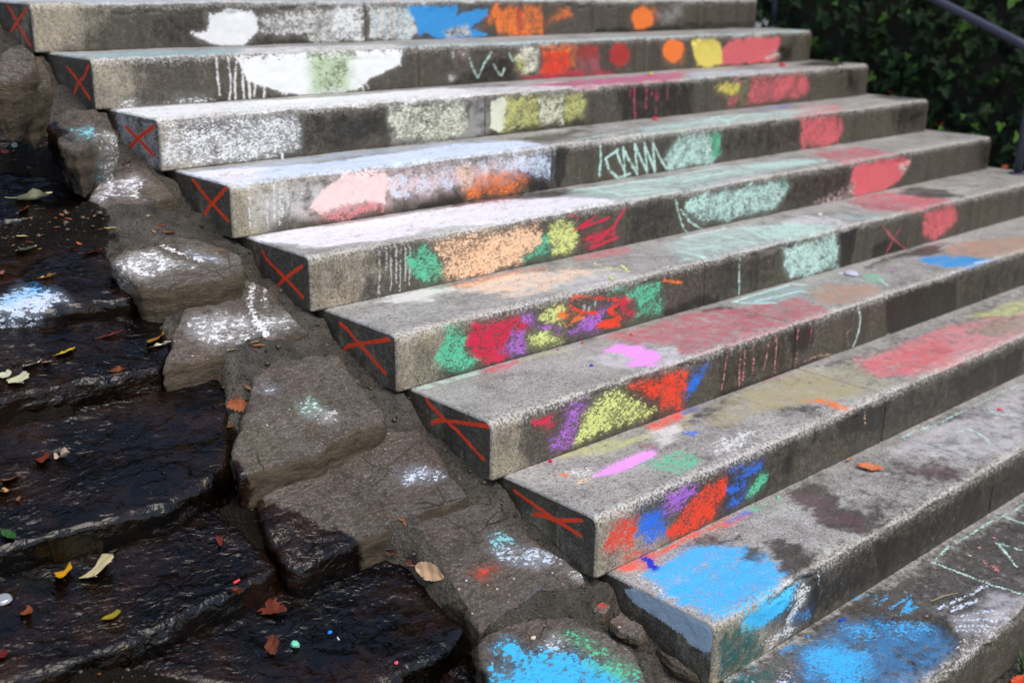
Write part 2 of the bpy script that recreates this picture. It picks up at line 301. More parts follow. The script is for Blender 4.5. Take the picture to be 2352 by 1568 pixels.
('F','p',10,0.8,10,0,(20,0.02,0.25),[(1655,132),(1987,142),(2012,3),(1716,8),(1674,57)]),
('F','w',-1,0.95,14,0,0,[(2004,132),(2116,133),(2103,-11),(2023,-1)]),
('F','w',-1,0.75,25,0,0,[(2235,41),(2343,77),(2514,-5),(2365,-30),(2245,-11)]),
('F','w',-1,0.75,14,0,0,[(1190,29),(1203,46),(1319,25),(1308,-12),(1194,-6)]),
('F','w',-1,0.5,14,0,0,[(1270,53),(1423,72),(1411,39),(1318,30)]),
('F','l',23,0.85,5,7,0,[(2302,119),(2389,59),(2502,-1)]),
('F','l',23,0.85,5,7,0,[(2446,100),(2391,53),(2348,2)]),
('F','p',9,0.85,10,0,(30,0.03,0.25),[(2608,75),(2595,130),(2853,140),(2910,66),(2879,42),(2812,18),(2719,3),(2617,39)]),
('F','w',-1,0.85,14,0,0,[(1030,29),(1125,26),(1169,18),(1172,-7),(1069,-16)]),
('F','w',-1,0.4,40,0,0,[(1254,133),(1647,128),(1664,7),(1267,15)]),
('T','d',10,0.6,50,0,0,[(1335,244),(1745,246),(2040,40),(1955,-19),(1598,16),(1289,23),(1146,26)]),
('F','w',-1,0.7,16,0,0,[(1058,24),(1125,31),(1273,29),(1261,-4),(1089,-6)]),
],
6:[
('L','l',31,1.12,4,9.450000000000001,0,[(250,143),(236,129),(179,107),(123,89),(41,50),(31,47)]),
('L','l',31,1.12,4,9.450000000000001,0,[(16,136),(95,120),(179,101),(207,93),(225,79)]),
('T','d',10,0.85,14,0,0,[(14,312),(110,311),(232,306),(207,289),(19,283)]),
('T','d',8,0.6,16,0,0,[(219,302),(357,297),(376,281),(304,269),(212,277)]),
('T','d',21,0.6,16,0,0,[(357,297),(523,292),(559,270),(475,273),(364,275)]),
('T','d',30,0.55,30,0,0,[(515,204),(635,171),(794,72),(750,5),(701,-3),(530,-2),(515,89)]),
('T','p',17,1.02,14,0,0,[(605,205),(679,222),(707,180),(699,65),(597,20),(548,61),(617,101)]),
('T','d',23,0.9,25,0,0,[(695,283),(858,279),(1062,291),(1230,249),(1231,-15),(1087,-20),(831,-3),(757,42),(788,112),(750,162)]),
('T','d',23,0.85,25,0,0,[(1237,231),(1510,163),(1477,31),(1326,-14),(1237,-10)]),
('T','d',22,0.95,25,0,0,[(1564,165),(1752,207),(1864,114),(1776,13),(1645,27),(1507,50)]),
('T','l',10,0.85,5,12,0,[(1301,279),(1345,219),(1405,181)]),
('T','l',10,0.85,5,12,0,[(1301,279),(1451,283),(1625,287)]),
('T','l',10,0.85,5,12,0,[(1367,235),(1465,224),(1590,216),(1596,186)]),
('T','l',10,0.85,5,12,0,[(1649,292),(1676,245)]),
('T','d',36,0.4,40,0,0,[(1308,273),(1625,287),(1596,186),(1405,181)]),
('T','p',11,0.5,10,0,0,[(1974,210),(2023,169),(1907,78),(1906,157)]),
('T','l',10,0.7,5,6,0,[(1902,201),(1868,111)]),
('T','l',10,0.7,5,6,0,[(1971,144),(1893,64)]),
('T','l',10,0.7,5,6,0,[(1788,229),(1816,154)]),
('T','d',22,1.0,18,0,0,[(2532,195),(2762,240),(3080,124),(3220,84),(2992,-15),(2797,-5),(2581,30),(2517,145)]),
('T','p',3,0.9,14,0,0,[(2298,171),(2404,206),(2471,151),(2580,1),(2426,-22),(2289,56)]),
('T','l',5,0.8,5,10,0,[(2445,21),(2546,13),(2614,-12)]),
('T','l',5,0.8,5,10,0,[(2253,20),(2272,-9)]),
('T','w',-1,0.7,25,0,0,[(2476,306),(2680,273),(2500,190),(2391,217),(2316,247),(2036,241),(2039,267)]),
('T','w',-1,0.6,15,0,0,[(1131,288),(1283,260),(1237,231),(1098,262)]),
('T','d',18,0.5,20,0,0,[(1326,-14),(1836,-13),(1771,-55),(1361,-43)]),
('T','d',30,0.5,20,0,0,[(1537,25),(1746,-10),(2293,1),(2466,-26),(1809,-39),(1476,-13)]),
('F','p',8,0.95,10,0,0,[(145,112),(180,110),(221,92),(201,88),(150,103)]),
('F','d',8,0.4,20,0,0,[(165,114),(200,121),(210,110)]),
('F','p',15,0.72,10,0,0,[(192,56),(233,65),(246,117),(309,137),(331,127),(327,88),(291,62),(282,20),(209,16)]),
('F','p',13,0.78,10,0,(35,0.025,0.35),[(288,18),(306,90),(391,129),(447,132),(607,30),(542,22),(425,23),(342,16)]),
('F','p',7,0.9,10,0,(15,0.03,0.2),[(475,133),(613,118),(624,133),(708,124),(735,107),(732,74),(718,16),(719,-2),(633,24),(611,59)]),
('F','p',16,0.9,10,0,0,[(732,74),(754,107),(838,119),(808,86),(772,55),(728,44)]),
('F','l',18,1.0,5,3.2,0,[(911,134),(896,22)]),
('F','l',18,1.0,5,3.2,0,[(971,126),(978,12)]),
('F','l',18,1.0,5,3.2,0,[(996,121),(998,25)]),
('F','l',18,1.0,5,3.2,0,[(1038,130),(1043,38)]),
('F','l',18,1.0,5,3.2,0,[(1118,132),(1098,35)]),
('F','l',18,1.0,5,3.2,0,[(1153,125),(1160,-3)]),
('F','l',18,1.0,5,3.2,0,[(1262,136),(1267,7)]),
('F','l',23,0.8,5,5,0,[(1335,136),(1334,83)]),
('F','l',10,0.95,5,7,0,[(1604,133),(1627,94),(1623,50),(1598,4)]),
('F','l',10,0.95,5,7,0,[(1814,1),(1844,-6)]),
('F','l',22,0.7,5,4,0,[(1539,81),(1569,15)]),
('F','l',22,0.7,5,4,0,[(1567,71),(1548,60)]),
('F','l',22,0.7,5,4,0,[(1313,16),(1386,19),(1463,8)]),
('F','w',-1,1.0,14,0,0,[(1778,127),(1940,132),(2265,122),(2313,-14),(2064,-5),(1824,-1)]),
('F','w',-1,0.7,14,0,0,[(849,15),(1061,11),(1370,13),(1416,-12),(1108,-14),(885,-3)]),
('F','w',-1,0.5,50,0,0,[(872,121),(1239,136),(1259,8),(883,16)]),
('F','w',-1,0.45,50,0,0,[(2277,120),(2819,113),(2863,-19),(2313,-14)]),
('F','w',-1,0.5,60,0,0,[(337,114),(446,148),(625,120),(603,15),(370,13)]),
('T','d',30,0.6,40,0,0,[(1514,0),(1770,-7),(2293,1),(2694,-32),(2614,-88),(2201,-46),(1783,-53)]),
('F','w',-1,0.75,20,0,0,[(1193,135),(1349,142),(1345,67),(1254,38)]),
],
7:[
('L','l',31,1.12,4,8.4,0,[(273,122),(165,102),(50,88)]),
('L','l',31,1.12,4,8.4,0,[(209,84),(174,93),(140,94),(51,127)]),
('T','d',21,0.65,18,0,0,[(182,310),(334,290),(594,242),(654,291),(664,268),(552,208),(277,262),(167,284)]),
('T','d',7,0.9,16,0,0,[(499,303),(667,302),(683,304),(628,270),(513,269)]),
('T','d',28,0.5,14,0,0,[(663,299),(745,296),(706,276),(637,277)]),
('T','d',33,0.9,35,0,(15,0.04,0.3),[(650,222),(881,297),(1256,288),(1246,102),(1245,-5),(1026,110),(870,151),(659,144)]),
('T','p',33,0.6,30,0,0,[(881,297),(1244,280),(1246,102),(1239,24),(1036,117),(879,158)]),
('T','d',33,0.6,30,0,0,[(1257,278),(1433,231),(1350,100),(1372,29),(1255,10),(1246,102)]),
('T','d',18,0.95,35,0,0,[(1443,232),(1645,209),(2029,231),(2411,127),(2541,94),(2366,18),(2174,19),(1872,-4),(1636,1),(1426,35),(1364,123)]),
('T','p',9,0.62,40,0,0,[(1443,232),(1645,209),(1907,221),(1809,90),(1619,17),(1426,35),(1364,123)]),
('T','d',21,0.9,30,0,0,[(2195,234),(2452,220),(2613,218),(2774,195),(2541,94),(2392,118),(2248,177)]),
('T','d',22,0.7,30,0,0,[(2022,147),(2203,156),(2354,101),(2402,60),(2160,30),(2034,48)]),
('T','p',6,0.85,14,0,0,[(1020,131),(1058,82),(1057,5),(1019,15),(1016,79)]),
('T','p',0,0.55,10,0,(35,0.02,0.8),[(531,94),(665,125),(728,70),(612,24),(493,41)]),
('T','l',1,0.75,5,6,0,[(530,56),(655,79)]),
('T','l',1,0.75,5,6,0,[(584,73),(692,87)]),
('T','l',1,0.75,5,6,0,[(579,14),(637,28)]),
('T','l',1,0.75,5,6,0,[(525,99),(602,111)]),
('T','l',1,0.75,5,6,0,[(618,84),(716,81)]),
('T','p',16,0.75,10,0,0,[(560,215),(588,177),(557,163),(536,195)]),
('T','l',9,0.85,5,4,0,[(788,342),(972,328),(1161,293)]),
('T','d',0,0.75,25,0,0,[(494,278),(592,258),(552,208),(434,177),(435,202)]),
('T','p',8,0.75,10,0,0,[(371,216),(427,186),(389,188)]),
('T','p',17,1.02,10,0,0,[(154,171),(217,181),(271,182),(355,182),(408,174),(392,151),(282,142),(181,148)]),
('T','p',11,0.75,10,0,(15,0.025,0.3),[(314,132),(394,143),(441,133),(450,125),(474,92),(453,61),(391,35),(342,37),(296,60),(304,105)]),
('T','p',6,0.75,10,0,0,[(72,243),(119,236),(126,213),(94,212),(70,228)]),
('T','p',14,0.65,10,0,0,[(112,185),(148,171),(122,160),(91,159)]),
('T','p',0,0.5,10,0,0,[(121,229),(196,211),(157,174),(119,196)]),
('T','d',23,0.5,20,0,0,[(78,307),(153,296),(114,282)]),
('T','w',-1,0.6,30,0,0,[(611,256),(842,283),(891,257),(683,237),(577,228)]),
('T','w',-1,0.55,25,0,0,[(1279,287),(1478,270),(1481,229),(1321,251)]),
('T','w',-1,0.6,20,0,0,[(1768,146),(1783,72),(1731,55),(1691,90)]),
('T','w',-1,0.6,25,0,0,[(1759,216),(2292,226),(2236,199),(1824,203)]),
('T','w',-1,0.45,25,0,0,[(918,155),(1037,69),(935,50),(885,123)]),
('T','d',30,0.6,20,0,0,[(1273,11),(1619,-3),(2139,3),(2056,-35),(1549,-34),(1265,-31)]),
('F','p',7,0.85,10,0,(15,0.025,0.3),[(25,85),(47,133),(71,136),(138,115),(132,64),(128,35),(32,53)]),
('F','p',7,0.8,10,0,0,[(93,28),(177,10),(157,4),(104,19)]),
('F','p',16,0.84,10,0,(25,0.03,0.4),[(137,66),(143,121),(211,118),(229,97),(247,72),(251,24),(171,20),(142,61)]),
('F','p',15,0.76,10,0,0,[(223,99),(236,137),(299,133),(299,133),(349,131),(347,99),(303,85),(303,81),(251,84)]),
('F','p',7,0.92,10,0,(30,0.035,0.25),[(250,36),(306,57),(304,73),(363,102),(414,118),(472,120),(479,66),(434,36),(426,6),(311,4),(311,0),(264,8)]),
('F','p',16,0.95,10,0,0,[(465,137),(622,109),(618,94),(537,89),(512,93),(554,105),(478,121)]),
('F','p',16,0.9,10,0,0,[(477,77),(557,75),(567,52),(499,48)]),
('F','p',16,0.95,10,0,0,[(478,22),(505,46),(568,41),(546,19)]),
('F','p',11,0.84,10,0,0,[(563,28),(579,56),(613,83),(654,67),(645,36),(608,27)]),
('F','w',-1,0.75,14,0,0,[(842,120),(861,132),(897,127),(854,87)]),
('F','w',-1,0.85,14,0,0,[(971,121),(1121,131),(1243,126),(1193,90),(1136,60),(1015,82)]),
('F','w',-1,0.95,14,0,0,[(1647,99),(1902,112),(1910,18),(1717,18)]),
('F','w',-1,0.95,14,0,0,[(1926,102),(2142,108),(2151,10),(1981,-9)]),
('F','w',-1,0.5,40,0,0,[(660,116),(834,127),(844,65)]),
('F','w',-1,0.7,25,0,0,[(714,104),(777,91),(765,39),(732,32)]),
('F','w',-1,0.5,50,0,0,[(366,128),(471,137),(690,90),(704,-7),(378,14)]),
('F','l',14,0.7,5,4,0,[(1122,135),(1128,84)]),
('T','w',-1,0.3,60,0,0,[(1298,289),(2285,308),(3183,311),(2709,111),(1516,11),(1233,45)]),
('F','w',-1,0.45,50,0,0,[(791,134),(1241,133),(2145,113),(2191,-26),(1270,1),(800,77)]),
('F','w',-1,0.8,14,0,0,[(1122,126),(1260,124),(1239,65),(1180,39),(1125,71)]),
],
8:[
('L','p',26,1.0,6,0,0,[(261,125),(223,147),(91,146),(51,152),(9,142),(2,96),(25,74),(61,75),(86,89),(142,96),(229,106)]),
('T','d',7,1.0,16,0,0,[(11,309),(116,307),(255,299),(264,306),(449,300),(495,293),(509,280),(422,279),(294,285),(237,284),(225,275),(55,280),(6,291)]),
('T','d',16,0.8,14,0,0,[(418,299),(515,298),(521,284),(426,287)]),
('T','d',11,0.7,14,0,0,[(512,301),(608,296),(574,281),(516,286)]),
('T','p',4,0.97,14,0,0,[(60,253),(128,254),(190,246),(196,251),(247,256),(320,216),(337,176),(289,141),(298,114),(344,122),(334,82),(283,26),(214,-2),(133,2),(66,4),(19,22),(22,84),(17,104),(17,104),(18,162),(31,211)]),
('T','d',11,0.4,40,0,0,[(111,106),(162,104),(182,70),(137,57),(100,81)]),
('T','p',28,1.0,10,0,0,[(111,307),(118,290),(110,246),(92,246),(94,288)]),
('T','p',0,0.65,10,0,0,[(260,10),(306,14),(314,-20),(250,-16),(238,-6)]),
('T','p',0,0.4,10,0,0,[(50,276),(34,218),(23,124),(18,162),(24,244)]),
('T','w',-1,0.9,25,0,0,[(405,157),(444,133),(444,83),(426,30),(366,7),(317,13),(285,23),(343,84)]),
('T','w',-1,0.9,14,0,0,[(332,181),(364,153),(344,122),(286,105),(292,147)]),
('T','w',-1,0.8,30,0,0,[(669,293),(720,286),(807,260),(730,157),(720,74),(779,79),(779,33),(657,-1),(574,93),(640,200)]),
('T','d',32,0.5,40,0,0,[(674,277),(756,254),(707,142),(702,67),(664,3),(602,111)]),
('T','w',-1,0.65,30,0,0,[(1003,180),(1148,148),(1198,64),(1121,-1),(1050,74)]),
('T','d',32,0.5,40,0,0,[(1031,196),(1198,64),(1118,2),(1059,79)]),
('T','w',-1,0.7,25,0,0,[(219,270),(328,266),(368,199),(324,218),(247,256)]),
('T','w',-1,0.5,14,0,0,[(542,47),(568,35),(541,23),(531,37)]),
('T','l',10,0.62,5,8,0,[(1272,287),(1360,288),(1459,274)]),
('T','l',10,0.62,5,8,0,[(1272,287),(1275,231),(1271,183)]),
('T','l',10,0.62,5,8,0,[(1438,205),(1495,187),(1469,132),(1433,87)]),
('T','l',10,0.62,5,8,0,[(1701,241),(1683,189),(1717,143)]),
('T','l',10,0.55,5,8,0,[(1374,276),(1606,272),(1916,274),(2040,264)]),
('T','d',30,0.4,40,0,0,[(1156,268),(2010,251),(1411,-21),(1141,213)]),
('T','w',-1,0.7,40,0,0,[(1382,300),(1546,290),(1737,263),(1701,173),(1521,229)]),
('T','w',-1,0.6,20,0,0,[(1334,202),(1418,176),(1341,137),(1291,166)]),
('F','p',29,0.9,14,0,0,[(83,141),(174,146),(275,145),(335,134),(309,113),(261,82),(205,78),(133,81),(93,101)]),
('F','d',24,0.5,40,0,0,[(143,129),(288,132),(303,112),(182,88)]),
('F','p',1,0.75,10,0,0,[(303,112),(341,131),(358,102),(321,70),(303,39),(318,14),(192,12),(183,35),(267,46)]),
('F','p',3,0.9,10,0,0,[(295,50),(360,56),(369,36),(315,34)]),
('F','d',24,0.85,35,0,0,[(18,125),(80,128),(134,77),(189,32),(170,6),(53,-3),(19,27)]),
('F','p',24,0.85,30,0,0,[(31,58),(134,74),(166,38),(53,1)]),
('F','p',11,0.5,10,0,0,[(93,105),(119,113),(132,93),(106,89)]),
('F','w',-1,1.0,14,0,0,[(340,140),(389,133),(398,60),(379,9),(350,79)]),
('F','w',-1,0.85,14,0,0,[(629,127),(759,109),(750,52),(725,-2),(667,7)]),
('F','w',-1,0.9,14,0,0,[(1106,119),(1221,104),(1225,15),(1161,-19),(1116,50)]),
('F','w',-1,0.6,14,0,0,[(146,28),(189,32),(194,-4),(161,-5)]),
('F','w',-1,0.4,60,0,0,[(394,139),(623,153),(652,13),(402,19)]),
('F','l',5,0.7,5,5,0,[(396,127),(395,100)]),
('F','l',5,0.7,5,5,0,[(1382,-10),(1378,-25)]),
('T','w',-1,0.27,60,0,0,[(680,296),(973,300),(1417,270),(2335,257),(2099,61),(1234,-21),(743,-12),(546,75)]),
('F','w',-1,0.6,50,0,0,[(375,107),(698,128),(1467,122),(1967,98),(2028,-52),(1518,-31),(726,-7),(391,12)]),
('T','d',24,0.5,60,0,0,[(133,148),(212,133),(213,60),(144,34),(80,74)]),
('T','p',4,0.99,28,0,0,[(72,229),(132,231),(168,228),(234,228),(295,184),(260,128),(284,79),(267,39),(213,16),(141,20),(79,25),(40,43),(41,100),(31,151)]),
('T','w',-1,0.9,14,0,0,[(332,181),(364,153),(344,122),(286,105),(292,147)]),
('F','p',29,1.1,24,0,0,[(106,129),(197,133),(288,132),(296,118),(248,91),(192,91),(132,93)]),
('F','w',-1,0.55,30,0,0,[(14,123),(81,117),(190,28),(160,3),(54,-11),(15,22)]),
],
9:[
('T','l',10,0.56,5,8,0,[(839,269),(892,276),(932,284),(968,286)]),
('T','l',10,0.56,5,8,0,[(842,266),(842,193),(845,120),(863,36)]),
('T','l',10,0.56,5,8,0,[(1084,282),(1187,282),(1375,269)]),
('T','l',10,0.56,5,8,0,[(1256,271),(1257,215)]),
('T','l',10,0.56,5,8,0,[(1081,210),(1031,154),(985,109)]),
('T','l',10,0.56,5,8,0,[(1080,205),(1091,145)]),
('T','l',10,0.56,5,8,0,[(1004,288),(1084,282)]),
('T','d',3,0.6,60,0,0,[(220,279),(407,265),(498,202),(547,98),(496,35),(375,24),(296,29),(170,47),(113,191)]),
('T','p',4,0.85,30,0,(60,0.06,0.3),[(202,239),(274,240),(312,222),(334,170),(288,124),(223,93),(123,88),(161,148),(170,191)]),
('T','p',4,0.55,30,0,(30,0.04,0.5),[(387,257),(459,219),(518,176),(545,100),(447,136),(370,204)]),
('T','l',4,0.9,5,9,0,[(622,211),(582,200),(540,192)]),
('T','l',4,0.9,5,9,0,[(563,189),(607,187)]),
('T','l',4,0.72,5,5,0,[(532,262),(585,281)]),
('T','l',4,0.72,5,5,0,[(543,253),(607,262)]),
('T','l',4,0.72,5,5,0,[(546,223),(649,225)]),
('T','l',4,0.72,5,5,0,[(513,307),(566,298)]),
('T','l',4,0.72,5,5,0,[(489,167),(544,144)]),
('T','l',4,0.72,5,5,0,[(187,214),(250,220),(294,214)]),
('T','l',4,0.72,5,5,0,[(138,189),(195,215),(255,216)]),
('T','l',4,0.72,5,5,0,[(480,158),(472,138)]),
('T','l',5,0.8,5,6,0,[(644,118),(761,98)]),
('T','l',5,0.8,5,6,0,[(611,94),(673,48),(749,7)]),
('T','l',5,0.8,5,6,0,[(586,81),(698,-5)]),
('T','l',5,0.8,5,6,0,[(632,146),(775,124)]),
('T','l',5,0.8,5,6,0,[(671,121),(740,107)]),
('T','l',5,0.8,5,6,0,[(638,96),(729,52)]),
('T','l',5,0.8,5,6,0,[(575,64),(665,-7)]),
('T','l',5,0.8,5,6,0,[(785,125),(835,119)]),
('T','d',30,0.5,40,0,0,[(617,97),(805,97),(863,36),(759,-11),(653,-13),(556,47)]),
('T','p',0,0.75,25,0,0,[(561,18),(600,5),(595,-20),(555,-17),(540,4)]),
('T','p',0,0.45,25,0,0,[(501,30),(626,28),(727,-17),(698,-27),(554,-25),(463,-7)]),
('T','p',24,0.7,25,0,0,[(9,304),(116,285),(180,275),(116,254),(65,233),(-11,278)]),
('T','p',29,0.6,10,0,0,[(23,299),(65,299),(92,291),(35,281)]),
('T','p',3,0.62,10,0,0,[(170,291),(231,294),(262,275),(190,282)]),
('T','p',5,0.5,10,0,0,[(75,225),(131,241),(133,223),(79,198)]),
('T','w',-1,0.95,30,0,0,[(354,312),(415,311),(579,306),(685,262),(722,210),(678,190),(568,204),(433,242),(341,263),(267,278)]),
('T','w',-1,0.85,25,0,0,[(982,285),(1117,248),(1112,149),(1038,116),(1008,175),(965,256)]),
('T','w',-1,0.9,14,0,0,[(739,243),(762,223),(728,213),(721,229)]),
('T','w',-1,0.8,60,0,0,[(568,204),(674,165),(593,92),(527,32),(388,13),(285,44),(302,89),(458,68)]),
('T','w',-1,0.7,30,0,0,[(39,315),(190,305),(277,261),(215,228),(112,228),(27,244)]),
('T','p',18,0.55,10,0,0,[(948,178),(946,133),(928,129),(927,160)]),
('T','w',-1,0.7,60,0,0,[(6,306),(421,315),(1092,282),(1711,252),(1614,127),(753,-14),(329,-1),(-10,73)]),
],
}
